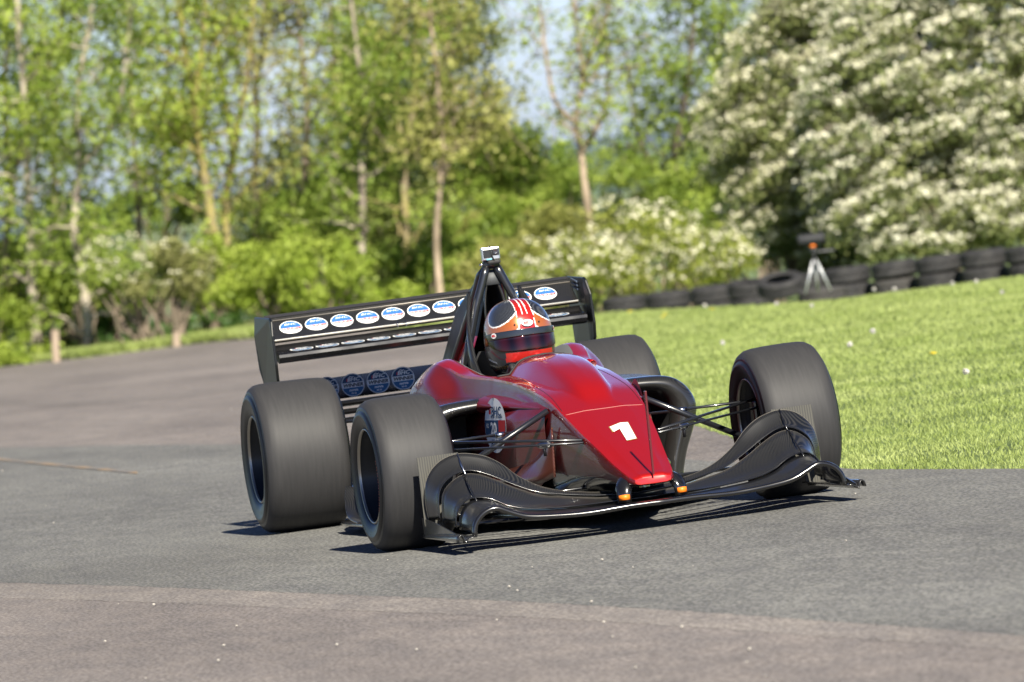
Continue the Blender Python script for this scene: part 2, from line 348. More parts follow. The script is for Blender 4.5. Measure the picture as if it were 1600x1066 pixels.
# distant hills
def hill(name, v, z0, hmax, freq, m, seed, x0=-900, x1=900, base=-14):
    r = np.random.default_rng(seed); us_ = np.linspace(x0, x1, 220); ph = r.uniform(0, 6, 8)
    h = sum(np.sin(us_ * freq * (1.7 ** k) + ph[k]) / (1.6 ** k) for k in range(7)); h = (h - h.min()) / np.ptp(h)
    G = []
    for k, t in enumerate(np.linspace(0, 1, 7)):
        row = []
        for i, u in enumerate(us_):
            zz = base + (z0 + hmax * h[i] - base) * math.sin(t * math.pi / 2); x, y = world(u, v - (1 - t) * v * .25 + 0); row.append((x, y, zz))
        G.append(row)
    G.append([(*world(u, v * 1.4), base) for u in us_])
    o = MB().grid(G).build(name, m); return tag(o, kind='structure')
M_hill1 = mat('distant wooded hill', (.07, .11, .09), .95, noise=(.02, (.16, .21, .10), .4, .6))
M_hill2 = mat('haze blue hill', (.09, .13, .19), .95)  # distance haze put into the hill's colour as blue
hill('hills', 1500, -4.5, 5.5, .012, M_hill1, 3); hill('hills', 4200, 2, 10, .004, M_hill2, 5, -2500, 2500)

# grass blades
def blades(name, U, Vv, hgt, wid, m, zoff=0):
    n = len(U); x, y = world(U, Vv); z = terr(U, Vv) + zoff
    a = rng.uniform(0, 2 * np.pi, n); h = hgt * rng.uniform(.45, 1.25, n); wd = wid * rng.uniform(.6, 1.3, n)
    lean = rng.normal(0, .6, (n, 2)) * h[:, None]
    dx = np.cos(a) * wd / 2; dy = np.sin(a) * wd / 2
    B = np.stack([x, y, z], -1)
    p0 = B + np.stack([dx, dy, 0 * z], -1); p1 = B - np.stack([dx, dy, 0 * z], -1)
    mid = B + np.stack([lean[:, 0] * .35, lean[:, 1] * .35, h * .6], -1)
    p2 = mid - np.stack([dx, dy, 0 * z], -1) * .8; p3 = mid + np.stack([dx, dy, 0 * z], -1) * .8
    p4 = B + np.stack([lean[:, 0], lean[:, 1], h], -1)
    V = np.stack([p0, p1, p2, p3, p4], 1).reshape(-1, 3); k = np.arange(n)[:, None] * 5
    F = np.concatenate([k + np.array([[0, 1, 2]]), k + np.array([[0, 2, 3]]), k + np.array([[3, 2, 4]])])
    return tag(link(name, mesh_np(name, V, F), m, smooth=False), 'short mown spring grass beside the tarmac with dandelion clocks', 'grass', kind='stuff')
E = catmull(EDGE, 10)
def edge_u(v):
    """u of the tarmac's right edge at depth v (near part of the edge)"""
    k = E[:, 1] < 96; o = np.argsort(E[k][:, 1]); return np.interp(v, E[k][o][:, 1], E[k][o][:, 0])
M_grass = leaf_mat('lawn grass', (.26, .335, .085), (.45, .52, .185), 1.1, .4)
n = 520000; Vg = 24 + (92 - 24) * rng.beta(.75, 1.7, n); Ug = edge_u(Vg) + .005 + rng.uniform(0, 1, n) ** 1.15 * (7.5 + .02 * Vg)
k = (np.abs(Ug) < 9.5)
Ug, Vg = Ug[k], Vg[k]; sc = np.clip((Vg - 24) / 30, .0, 1.6)
near = Vg < 44
G1 = blades('grass', Ug, Vg, (.017 + .011 * sc), (.0026 + .0045 * sc), M_grass)
# far verge on the left
n = 130000; t = rng.uniform(0, 1, n); ke = E[E[:, 1] > 70]; ii = (t * (len(ke) - 1)).astype(int); tt = t * (len(ke) - 1) - ii
base = ke[ii] * (1 - tt[:, None]) + ke[np.minimum(ii + 1, len(ke) - 1)] * tt[:, None]
vv = base[:, 1] + rng.uniform(0, 1, n) ** 1.3 * 14
o = blades('grass', base[:, 0], vv, .12, .03, M_grass); o['label'] = 'narrow bright green verge along the far left edge of the track'

# ================================================================== the racing car (origin: ground under the front axle, +x forward, +y its left)
car = empty('racing_car'); tag(car, 'red open-wheel single seater racing car with black carbon wings and number 1 on its nose', 'racing car')
# ---- bodywork: x, ztop, wh, zbase, w, zr, P5, P6, P7, P8, zbot
T = [
 (.937, .187, .040, .186, .066, .183, (.068, .176), (.067, .170), (.062, .166), (.050, .163), .162),
 (.925, .199, .045, .197, .074, .190, (.077, .180), (.076, .170), (.070, .163), (.055, .160), .158),
 (.88, .213, .05, .211, .087, .203, (.090, .188), (.090, .176), (.082, .163), (.06, .158), .155),
 (.75, .259, .06, .256, .103, .244, (.107, .225), (.108, .195), (.100, .168), (.07, .155), .150),
 (.60, .313, .07, .310, .120, .299, (.125, .275), (.128, .225), (.120, .175), (.08, .150), .145),
 (.45, .365, .08, .362, .137, .351, (.143, .322), (.147, .25), (.138, .17), (.09, .138), .130),
 (.30, .418, .09, .415, .151, .404, (.158, .372), (.165, .28), (.155, .16), (.10, .12), .112),
 (.18, .462, .06, .459, .161, .445, (.168, .410), (.178, .31), (.170, .15), (.12, .105), .095),
 (.02, .540, .085, .503, .170, .490, (.180, .455), (.192, .36), (.188, .16), (.15, .09), .08),
 (-.20, .600, .115, .530, .180, .523, (.184, .495), (.200, .455), (.205, .30), (.17, .08), .07),
 (-.44, .631, .135, .556, .190, .549, (.196, .520), (.212, .470), (.225, .34), (.18, .07), .06),
 (-.64, .640, .140, .568, .198, .562, (.204, .530), (.222, .475), (.25, .36), (.20, .065), .055),
 (-.76, .634, .142, .574, .206, .569, (.212, .538), (.230, .480), (.27, .38), (.22, .06), .05),
 (-.775, .25, .14, .562, .208, .570, (.214, .539), (.232, .480), (.27, .38), (.22, .06), .05),
 (-.95, .22, .150, .560, .228, .577, (.234, .545), (.25, .490), (.30, .38), (.25, .06), .05),
 (-1.12, .22, .145, .560, .256, .590, (.264, .555), (.285, .495), (.33, .38), (.28, .06), .05),
 (-1.25, .22, .140, .562, .275, .617, (.290, .585), (.345, .515), (.35, .38), (.29, .06), .05),
 (-1.38, .22, .140, .575, .286, .641, (.320, .610), (.365, .535), (.36, .38), (.30, .06), .05),
 (-1.50, .22, .150, .59, .283, .640, (.325, .605), (.372, .53), (.37, .38), (.30, .06), .05),
 (-1.56, .60, .150, .61, .278, .634, (.325, .60), (.372, .525), (.37, .38), (.30, .06), .05),
 (-1.75, .58, .140, .59, .255, .607, (.312, .57), (.365, .50), (.36, .37), (.29, .06), .05),
 (-2.10, .50, .11, .51, .200, .520, (.25, .48), (.29, .42), (.29, .32), (.24, .07), .05),
 (-2.50, .42, .08, .43, .130, .43, (.17, .39), (.19, .34), (.19, .28), (.17, .10), .08),
 (-2.85, .36, .06, .37, .090, .36, (.11, .33), (.12, .30), (.12, .25), (.11, .14), .12)]
rows = []
for (x, zt, wh, zb, w_, zr, p5, p6, p7, p8, zbo) in T:
    if x > -.77: h = [(0, zt), (wh * .62, zb + (zt - zb) * .80), (wh, zb), (w_ - .022, zr + .004)]
    elif x > -1.53: h = [(0, zt), (wh - .012, zt + .02), (wh, zb), (w_ - (.022 if x > -1.0 else .055), zr + .004)]
    else: h = [(0, zt), (wh * .6, zt + .003), (wh, zb), (w_ - .055, zr + .003)]
    h += [(w_, zr), p5, p6, p7, p8, (0, zbo)]
    rows.append([x] + [c for q in h for c in q])
rows = np.array(rows)
ib = [i for i, r in enumerate(rows) if r[0] == -.775][0]; ie = [i for i, r in enumerate(rows) if r[0] == -1.56][0]
# resample each stretch separately so that the cockpit bulkheads stay sharp
R = np.concatenate([catmull(rows[:ib], 5), catmull(rows[ib:ie], 4), catmull(rows[ie:], 4)])
# across the section: round the soft corners, keep the ridge crisp
G = []
for r in R:
    h = np.array(r[1:]).reshape(-1, 2)
    fine = []
    for seg in (h[:3], h[2:5], h[4:9]):
        c = catmull(seg, 5); fine += list(c[:-1])
    fine += [h[8], h[9]]; fine = np.array(fine)
    left = [(r[0], y, z) for y, z in fine]; right = [(r[0], -y, z) for y, z in fine[::-1][1:-1]]
    G.append(left + right)
nL = len(fine); xs = [g[0][0] for g in G]
def body_m(i, j):
    nn = len(G[0]); jj = j if j < nL - 1 else nn - 1 - j
    x = (xs[i] + xs[i + 1]) / 2
    if -1.53 < x < -.765 and jj < 10: return 1
    if -1.60 < x < -1.0 and 10 <= jj < 15: return 2
    if jj >= 38 or (jj >= 33 and x > -.6): return 3
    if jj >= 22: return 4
    return 0
body = MB().grid(G, body_m, closed=True)
# close the nose tip and the tail
for k, g in ((0, G[0]), (1, G[-1])): body.add(g, [tuple(range(len(g)))], 0)
BODY = body.build('bodywork', [M_red, M_inner, M_pad, M_gloss, M_red_shade], car, sharp=42)
bmb = bmesh.new(); bmb.from_mesh(BODY.data); BV = BVHTree.FromBMesh(bmb); bmb.free()
def on_top(x, y, h=0, z0=1.5):
    hit = BV.ray_cast(Vector((x, y, z0)), Vector((0, 0, -1)))
    return (hit[0] + hit[1] * (h if hit[1].z > 0 else -h)) if hit[0] else Vector((x, y, .5))
# panel joint across the nose and along the scuttle
for pts in ([(.235 - .03 * (y / .15) ** 2 * 0 + .02 * math.cos(y * 9), y) for y in np.linspace(-.148, .148, 25)], [(x, -.152) for x in np.linspace(.2, -.55, 20)], [(x, .152) for x in np.linspace(.2, -.55, 20)]):
    MB().tube([on_top(x, y, .0004) for x, y in pts], .0007 if len(pts) == 25 else .0011, 5).build('panel_joint', mat('pale joint sealant', (.5, .25, .22), .5) if len(pts) == 25 else M_blackv, car)
# number on the nose
def nose_fn(x, y, h): # x: viewer's right (= car +y), y: up the nose (= -x)
    return on_top(.505 - (y - .09) * .9, x * .9, h)
def digit(off):
    P = [(-.036, .160), (.018, .190), (.050, .185), (.038, -.002), (-.006, -.010), (-.001, .128), (-.035, .100)]
    c = np.mean(P, 0); out = []
    for a in P: a = np.array(a); d = a - c; out.append(a + d / np.linalg.norm(d) * off)
    return out
dg = Decal()
def dense(P, n=5): P = list(P); return [tuple(np.array(P[i]) * (1 - t) + np.array(P[(i + 1) % len(P)]) * t) for i in range(len(P)) for t in np.arange(n) / n]
def fill(d, P, h, mi):
    bm = bmesh.new(); vs_ = [bm.verts.new((x, y, 0)) for x, y in dense(P)]; bm.faces.new(vs_)
    bmesh.ops.triangulate(bm, faces=bm.faces); V = [v.co.copy() for v in bm.verts]; F = [tuple(v.index for v in f.verts) for f in bm.faces]
    bm.verts.index_update(); F = [tuple(v.index for v in f.verts) for f in bm.faces]
    d.mb.add([(v.x, v.y, h) for v in V], F, mi); bm.free()
fill(dg, digit(.003), .0015, 1); fill(dg, digit(-.003), .0022, 0)
NUM = dg.build('race_number', [M_white, M_gold], car, nose_fn)
# thin fin on the nose centreline
V = [(.985, -.0015, .505), (1.003, -.0015, .505), (.955, -.0015, .2), (.940, -.0015, .2)]
V = [(.945, 0, .195), (.957, 0, .195), (1.000, 0, .502), (.975, 0, .502)]
MB().add([(x, s * .0035, z) for s in (-1, 1) for x, y, z in V], [(0, 1, 2, 3), (7, 6, 5, 4), (0, 4, 5, 1), (1, 5, 6, 2), (2, 6, 7, 3), (3, 7, 4, 0)]).build('nose_fin', mat('dark red tinted fin', (.10, .015, .02), .3, 0, .5), car, smooth=False, bevel=.001)
# wing hangers under the nose
for s in (-1, 1):
    hg = MB().tube([(.76, s * .075, .185), (.83, s * .088, .178), (.878, s * .100, .160), (.893, s * .106, .135), (.896, s * .107, .104)], [.012, .020, .023, .019, .018], 14, flat=((1, 0, 0), 1.5)).build('wing_hanger', M_carbong, car)
    MB().tube([(.894, s * .1065, .131), (.896, s * .107, .112)], .0215, 14, flat=((1, 0, 0), 1.5)).build('tape_band', M_orange, hg)
# cockpit rim trim and windscreen edge
rim = [on_top(-.745, y, .003) for y in np.linspace(-.19, .19, 31)]
MB().tube(rim, .0045, 8).build('cockpit_rim_trim', M_inner, car)
# small round duct stub on the left shoulder
MB().lathe([(.001, -.004), (.0105, -.004), (.012, .001), (.0135, 0), (.014, -.05)], (-.615, .163, .580), (1, .1, -.1), 20, 0, [1, 1, 0, 0]).build('shoulder_duct', [M_red, mat('dark maroon cap', (.10, .02, .022), .4)], car)
# headrest side panels (carbon hoops beside the helmet)
for s in (-1, 1):
    A = [(-1.20, .15, .555), (-1.30, .155, .60), (-1.38, .15, .70), (-1.46, .135, .80), (-1.55, .10, .90)]
    B = [(-1.22, .14, .50), (-1.36, .15, .50), (-1.47, .15, .56), (-1.53, .14, .64), (-1.58, .11, .78)]
    A = catmull(A, 4); B = catmull(B, 4)
    MB().grid([[(a[0], s * a[1], a[2]), (b[0], s * b[1], b[2])] for a, b in zip(A, B)]).build('headrest_panel', M_carbon, car, solid=.012)
MB().add([(-1.50, y, z) for y, z in ((-.15, .3), (.15, .3), (.14, .60), (.10, .66), (-.10, .66), (-.14, .60))], [tuple(range(6))]).build('headrest', M_inner, car, solid=.03)

# ---- engine cover with air inlet
EC = [(-1.575, .955, .026, .86, .046, .72, .085, .60, .14), (-1.62, .965, .026, .87, .047, .72, .09, .60, .15), (-1.8, .945, .024, .85, .042, .70, .09, .56, .16),
      (-2.0, .90, .022, .81, .038, .66, .085, .50, .15), (-2.3, .82, .024, .73, .04, .56, .07, .44, .12), (-2.6, .69, .018, .61, .03, .48, .05, .38, .09), (-2.9, .56, .010, .50, .018, .42, .03, .34, .06)]
Rr_ = catmull(EC, 5); G2 = []
for (x, zt, w1, z1, w2, z2, w3, z3, w4) in Rr_:
    c = catmull([(0, zt), (w1 * .75, zt - .012), (w1 * 1.05, zt - .05), (w2, z1 - .02), (w3, z2), (w4, z3), (w4 + .02, z3 - .03)], 3)
    G2.append([(x, y, z) for y, z in c[::-1]] + [(x, -y, z) for y, z in c[1:]])
ec = MB().grid(G2, lambda i, j: 1 if 5 < j < 30 else 0).build('engine_cover', [M_red, mat('satin black cover', (.008, .009, .009), .5, 0, 0, .1, .35)], car, sharp=50)
inl = []
for x, k, mi in ((-1.578, 1.0, 0), (-1.560, 1.0, 0), (-1.556, .90, 0), (-1.575, .80, 0), (-1.8, .72, 0)):
    c = catmull([(0, .950), (.020, .938), (.033, .90), (.042, .85), (.047, .78), (.040, .71), (0, .69)], 4); cc = np.array([0, .80])
    c = [(cc + (np.array(q) - cc) * k) for q in c]
    inl.append([(x, y, z) for y, z in c] + [(x, -y, z) for y, z in c[::-1][1:-1]])
it = MB().grid(inl, lambda i, j: (0, 0, 0, 1)[i], closed=True); it.add(inl[-1], [tuple(range(len(inl[-1])))], 1)
it.build('air_inlet', [M_carbon, M_inner], ec)
# ---- roll hoop
rh = MB()
for s in (-1, 1):
    rh.tube([(-1.545, s * .016, .997), (-1.54, s * .034, .955), (-1.54, s * .081, .84), (-1.54, s * .130, .69), (-1.54, s * .158, .56)], .0165, 14)
    rh.tube([(-1.555, s * .02, .985), (-1.60, s * .040, .955), (-1.75, s * .075, .80), (-1.92, s * .112, .65), (-2.05, s * .13, .54)], .015, 12)
rh.tube([(-1.545, -.03, .995), (-1.545, .03, .995)], .019, 12)
rh.build('roll_hoop', M_arm, car)
MB().add([(-1.553, -.025, .975), (-1.553, .025, .975), (-1.553, .052, .915), (-1.553, -.052, .915)], [(0, 1, 2, 3)]).build('hoop_gusset', mat('grey gusset plate', (.06, .065, .07), .6), car, solid=.004)
MB().box((-1.548, -.068, .865), (.012, .014, .045)).build('hoop_bracket', M_silver, car, smooth=False, bevel=.002)

# ---- sidepods, floor
def outer_prof(k):  # k: lateral/vertical shrink towards the tail
    return [(.18, .497), (.32, .503), (.45, .494), (.515, .458), (.552, .40), (.556, .345), (.535, .28), (.500, .20), (.475, .12), (.46, .06), (.20, .05)]
def inner_prof(): return [(.18, .445), (.30, .448), (.395, .435), (.428, .412), (.445, .38), (.447, .34), (.430, .28), (.405, .20), (.39, .13), (.38, .085), (.20, .075)]
for s in (-1, 1):
    o_ = catmull(outer_prof(1), 4); i_ = catmull(inner_prof(), 4); mid = (o_ + i_) / 2
    secs = [(-1.00, i_ * .96 + np.array([.012, .008])), (-.72, i_), (-.660, i_ * .92 + o_ * .08), (-.632, i_ * .75 + o_ * .25), (-.620, mid), (-.630, i_ * .2 + o_ * .8), (-.660, o_ * .98 + i_ * .02), (-.74, o_)]
    for x, ky, kz in ((-1.0, 1.05, 1.0), (-1.4, 1.12, 1.0), (-1.8, 1.02, .96), (-2.1, .82, .84), (-2.35, .62, .70), (-2.5, .52, .62)):
        q = o_.copy(); q[:, 0] = .18 + (q[:, 0] - .18) * ky; q[:, 1] *= kz; secs.append((x, q))
    G3 = [[(x, s * y, z) for y, z in q] for x, q in secs]
    G3 = [[tuple(v) for v in row] for row in np.stack([catmull(np.array(G3)[:, j], 3) for j in range(len(o_))], 1)]
    pod = MB().grid(G3, lambda i, j: 1 if i < 4 else 0).build('sidepod', [M_carbon, M_inner], car, sharp=60)
    # radiator face set back inside the duct
    MB().add([(-.95, s * y, z) for y, z in ((.19, .08), (.38, .09), (.43, .28), (.44, .38), (.38, .44), (.19, .44))], [tuple(range(6))]).build('radiator', M_inner, pod)
    # fairing that carries the pod's lip forward along the tub
    Gf = []
    for t in np.linspace(0, 1, 12):
        x = -.66 + .66 * t; y0 = .285 - .095 * t; z0 = .475 - .02 * t; r = .030 * (1 - t) + .006
        Gf.append([(x, s * (y0 - .05 + (r + .05) * math.cos(a)), z0 + r * math.sin(a)) for a in np.linspace(math.pi / 2, -math.pi / 2, 9)])
    MB().grid(Gf).build('pod_fairing', M_red_shade, car)
    # turning vane under the nose of the pod
    A = catmull([(.16, .19, .385), (.08, .215, .31), (-.05, .245, .26), (-.25, .285, .235), (-.45, .30, .225)], 5)
    B = catmull([(.14, .20, .20), (.06, .245, .18), (-.05, .29, .185), (-.25, .325, .19), (-.45, .335, .185)], 5)
    MB().grid([[(a[0], s * (a[1] * (1 - t) + b[1] * t), a[2] * (1 - t) + b[2] * t) for t in np.linspace(0, 1, 5)] for a, b in zip(A, B)]).build('turning_vane', carbon_mat('red brown carbon', (.05, .012, .01), 420, .3, (.11, .04, .025)), car, solid=.005)
fl = [(-.10, .12), (-.25, .30), (-.45, .50), (-.62, .60), (-.9, .655), (-1.5, .665), (-1.75, .675), (-1.95, .66), (-2.25, .50), (-2.5, .45), (-3.05, .45)]
G4 = [[(x, y, .042 + (0.0 if x > -2.5 else (-.2 * (x + 2.5)))) for y in np.linspace(-yy, yy, 9)] for x, yy in fl]
MB().grid(G4).build('floor', M_carbong, car, solid=.012)
for s in (-1, 1):  # kicked-up floor corner ahead of the rear wheel
    A = catmull([(-1.52, .665, .050), (-1.70, .672, .070), (-1.80, .66, .125), (-1.85, .64, .19)], 4)
    MB().grid([[(a[0], s * a[1], a[2]), (a[0] - .02, s * (a[1] - .20), a[2] * .6 + .02)] for a in A]).build('floor_kick', M_carbon, car, solid=.006)
    A = [(-2.5, .46, .05), (-3.1, .46, .20)]
    MB().grid([[(a[0], s * a[1], .03 if k == 0 else a[2] + .02) for k in (0, 1)] for a in A]).build('diffuser_fence', M_carbong, car, solid=.005)
# hull hump under the nose (gloss black keel that the sky reflects in)
kl = []
for x, w_, zt, zb in ((.42, .05, .16, .13), (.30, .12, .17, .08), (.12, .19, .19, .045), (-.1, .245, .22, .035), (-.35, .29, .235, .03), (-.7, .31, .24, .03)):
    kl.append([(x, w_ * math.sin(a), zb + (zt - zb) * (math.cos(a) if math.cos(a) > 0 else 0)) for a in np.linspace(-1.75, 1.75, 17)])
MB().grid([[tuple(v) for v in row] for row in np.stack([catmull(np.array(kl)[:, j], 4) for j in range(17)], 1)]).build('keel', M_gloss, car)

# ---- front wing
def curve3(pts, X0, X1, n=6):
    """pts (|y|, z) from the centreline out; x runs from X0 at the centre to X1 at the tip"""
    P = np.array([(X0 + (X1 - X0) * min(1, y / .7), y, z) for y, z in pts]); return catmull(P, n)
cA = curve3([(0, .106), (.12, .106), (.28, .102), (.42, .110), (.50, .122), (.555, .144), (.600, .163), (.635, .161), (.668, .146), (.690, .124), (.702, .098), (.703, .068)], 1.04, 1.00)
cAu = curve3([(0, .086), (.12, .086), (.28, .080), (.42, .088), (.50, .098), (.555, .120), (.600, .142), (.630, .140), (.655, .127), (.674, .108), (.684, .085), (.688, .060)], 1.03, .99)
cB = curve3([(0, .112), (.12, .112), (.28, .112), (.42, .122), (.50, .142), (.555, .172), (.600, .187), (.640, .187), (.672, .168), (.690, .142), (.697, .115), (.698, .085)], .85, .68)
cB2 = curve3([(0, .098), (.12, .100), (.28, .103), (.42, .113), (.50, .133), (.555, .162), (.600, .176), (.640, .176), (.666, .158), (.682, .133), (.689, .108), (.690, .08)], .87, .70)
cC = curve3([(0, .125), (.12, .130), (.20, .140), (.28, .154), (.36, .172), (.44, .210), (.51, .250), (.57, .278), (.615, .284), (.662, .269), (.700, .238), (.716, .200), (.721, .150), (.722, .112)], .66, .50)
cC2 = curve3([(0, .115), (.12, .120), (.20, .130), (.28, .143), (.36, .160), (.44, .196), (.51, .236), (.57, .264), (.615, .270), (.655, .256), (.692, .226), (.708, .19), (.713, .145), (.714, .11)], .68, .52)
cD = curve3([(0, .134), (.12, .138), (.20, .150), (.27, .164), (.34, .190), (.41, .235), (.465, .288), (.52, .324), (.58, .342), (.625, .345), (.675, .331), (.718, .298), (.745, .25), (.754, .185), (.750, .118)], .60, .43)
def resamp(c, n):
    L = np.concatenate([[0], np.cumsum(np.linalg.norm(np.diff(c, axis=0), axis=1))]); L /= L[-1]; t = np.linspace(0, 1, n)
    return np.stack([np.interp(t, L, c[:, k]) for k in range(3)], 1)
PLATE = mat('ribbed worn carbon', (.02, .019, .016), .5)
wn = N(PLATE.node_tree, 'ShaderNodeTexWave', wave_type='BANDS', bands_direction='Y'); wn.inputs['Scale'].default_value = 34; wn.inputs['Distortion'].default_value = 1
wt = N(PLATE.node_tree, 'ShaderNodeTexCoord'); wr = N(PLATE.node_tree, 'ShaderNodeValToRGB'); wr.color_ramp.elements[0].color = (.012, .012, .010, 1); wr.color_ramp.elements[1].color = (.05, .047, .035, 1)
PLATE.node_tree.links.new(wt.outputs['Object'], wn.inputs[0]); PLATE.node_tree.links.new(wn.outputs[0], wr.inputs[0]); PLATE.node_tree.links.new(wr.outputs[0], PLATE.node_tree.nodes['Principled BSDF'].inputs['Base Color'])
fw = MB().box((.80, 0, .088), (.10, .24, .012)).build('front_wing', M_carbong, car, smooth=False, bevel=.004)
n_ = 60
def plane(name, c0, c1, sag, thick, m, edge=None, lead=.008):
    a, b = resamp(c0, n_), resamp(c1, n_); G = []
    for i in range(n_):
        row = []
        for t in np.linspace(0, 1, 9):
            p = a[i] * (1 - t) + b[i] * t
            # push the chord downwards / inwards (concave upper surface), along the local section normal
            d = a[min(i + 1, n_ - 1)] - a[max(i - 1, 0)]; nrm = np.array([0, -d[2], d[1]]); nrm /= np.linalg.norm(nrm) + 1e-9
            p = p - nrm * sag * math.sin(math.pi * t); row.append(p)
        G.append(row)
    full = [[(p[0], -p[1], p[2]) for p in r] for r in G[::-1]] + [[tuple(p) for p in r] for r in G[1:]]
    o = MB().grid(full).build(name, m, fw, solid=thick)
    tb = MB(); aa = [(p[0], -p[1], p[2]) for p in b[::-1]] + [tuple(p) for p in b[1:]]
    if edge: tb.tube(aa, .0022, 6).build('wing_edge', edge, fw)
    if lead:
        aa = [(p[0], -p[1], p[2]) for p in a[::-1]] + [tuple(p) for p in a[1:]]
        MB().tube(aa, lead, 10, flat=((0, 0, 1), .8)).build('leading_edge', M_carbong, fw)
    return o
M_edge = mat('bare carbon edge', (.24, .22, .19), .35, .3)
plane('main_plane', (cA + cAu) / 2, cB2, .012, .006, M_carbon, M_edge, .0125)
plane('lower_flap', cB, cC2, .018, .004, M_carbon, M_edge, .003)
plane('upper_flap', cC, cD, .012, .004, M_carbon, M_edge, .003)
for s in (-1, 1):
    P = [(.60, .349), (.757, .349), (.764, .10), (.755, .05), (.70, .05), (.66, .2)]
    MB().add([(.41 - (z - .05) * .10, s * y, z) for y, z in P], [tuple(range(len(P)))]).build('endplate', PLATE, fw, solid=.005, smooth=False)
    P = [(1.0, .045), (.36, .05), (.36, .125), (.62, .105), (1.0, .062)]
    MB().add([(x, s * (.760 - .03 * (x - .36)), z) for x, z in P], [tuple(range(len(P)))]).build('side_skirt', M_carbon, fw, solid=.005, smooth=False)
    # foot plate: flat strip that rolls over into a small arch at the outside
    Gp = []
    for x in np.linspace(.34, 1.035, 14):
        k = (x - .34) / .7; w0 = .695
        Gp.append([(x, s * (w0 + dy), .05 + dz) for dy, dz in ((0, .012), (.018, .012), (.036, .004), (.044, -.004), (.048, .002 + .008 * k), (.053, .012 + .010 * k), (.060, .015 + .010 * k), (.067, .010 + .008 * k), (.071, .0))])
    MB().grid(Gp).build('foot_plate', M_carbon, fw, solid=.004)
    for cc0, cc1, yy in ((cB, cC2, .62), (cC, cD, .615)):   # slot gap brackets
        a = cc0[np.argmin(abs(cc0[:, 1] - yy))]; b = cc1[np.argmin(abs(cc1[:, 1] - yy))]
        MB().tube([(a[0] + .03, s * a[1], a[2] - .012), tuple((a * .5 + b * .5) * [1, s, 1] + [0, 0, .0]), (b[0], s * b[1], b[2] + .002)], .003, 6).build('slot_bracket', M_silver if yy < .617 and s < 0 else M_carbong, fw)

# ---- rear wing
rw = MB().tube([(-3.24, -.655, .470), (-3.24, .655, .470)], .008, 10).build('rear_wing', M_carbong, car)
def aero(profile, y0, y1, name, m, parent, ny=2, mi=0):
    G = [[(x, y, z) for x, z in profile] for y in np.linspace(y0, y1, ny)]
    mb = MB().grid(G, closed=True); mb.add(G[0], [tuple(range(len(G[0])))]); mb.add(G[-1], [tuple(range(len(G[0])))[::-1]])
    return mb.build(name, m, parent, sharp=35)
# concave faces look forward and up (high downforce)
main_p = [(-2.925, .706), (-2.928, .718), (-2.938, .726), (-2.979, .727), (-3.017, .735), (-3.057, .757), (-3.060, .753), (-3.022, .716), (-2.990, .694), (-2.957, .682), (-2.933, .690)]
flap_p = [(-3.060, .772), (-3.063, .780), (-3.085, .789), (-3.12, .808), (-3.165, .838), (-3.205, .868), (-3.212, .872), (-3.212, .866), (-3.17, .822), (-3.13, .786), (-3.09, .767), (-3.07, .765)]
aero(main_p, -.655, .655, 'main_plane', M_carbong, rw); aero(flap_p, -.655, .655, 'flap', M_carbon, rw)
MB().box((-3.206, 0, .876), (.004, 1.30, .012)).build('gurney_strip', M_blackv, rw, smooth=False)
MB().tube([(-3.187, -.66, .857), (-3.187, .66, .857)], .0025, 6).build('wing_edge', M_edge, rw); MB().tube([(-3.060, -.66, .774), (-3.060, .66, .774)], .0028, 6).build('wing_edge', M_edge, rw)
for s in (-1, 1):
    P = [(-2.895, .68), (-2.90, .80), (-2.93, .862), (-2.96, .872), (-3.31, .880), (-3.33, .80), (-3.31, .66), (-3.27, .58), (-3.27, .44), (-2.98, .44), (-2.955, .56), (-2.91, .62)]
    ep = MB().add([(x, s * .668 + s * (.008 if .58 < z < .86 else 0), z) for x, z in P], [tuple(range(len(P)))]).build('endplate', mat('satin black endplate', (.006, .007, .007), .35, 0, 0, .1, .35), rw, solid=.012, smooth=False, bevel=.004)
    lv = MB()
    for k in range(3): lv.box((-3.12 + .004 * k, s * .659, .862 - .016 * k), (.11, .006, .006), rot=Matrix.Rotation(.12, 3, 'Y'))
    lv.build('louvre', mat('louvre edge', (.10, .13, .18), .3), ep if False else rw, smooth=False)
def sticker_a(d):   # blue over white, red word
    d.ell(0, 0, .0475, .0475, 0, 0); d.seg(.0435, .0435, -.001, .0425, .0004, 1); d.seg(.0435, .0435, -.0425, -.024, .0004, 0)
    d.text('BHC', .019, .001, .024, .0008, 0, .3, 0, 1.4)
    d.text('WINNER', .0195, 0, -.011, .0008, 2, .25, .0007, 1.08); d.text('avon tyres', .0095, 0, -.027, .0008, 3, 0, .0004, 1.2)
    return d
def sticker_b(d):   # navy with white band
    d.ell(0, 0, .049, .049, 0, 0); d.seg(.0455, .0455, -.0445, .0445, .0004, 3); d.seg(.0455, .0455, -.0445, -.011, .0006, 4); d.seg(.0475, .0475, -.011, .011, .0008, 0)
    d.text('BHC', .022, .004, .023, .0009, 0, .25, .0008, 1.2); d.poly([(-.026, .016), (-.013, .016), (-.011, .028), (-.024, .028)], .0008, 2); d.text('~', .04, -.002, .036, .0009, 0)
    d.text('WINNER', .0195, 0, -.001, .0011, 5, .25, .0009, 1.1); d.text('nova', .015, 0, -.021, .0009, 0, .1, .0007, 1.3); d.text('20 22', .008, 0, -.035, .0009, 0, 0, .0004, 1.2)
    return d
SM = [M_white, M_blue, M_redv, M_navy, M_mid, M_blackv]
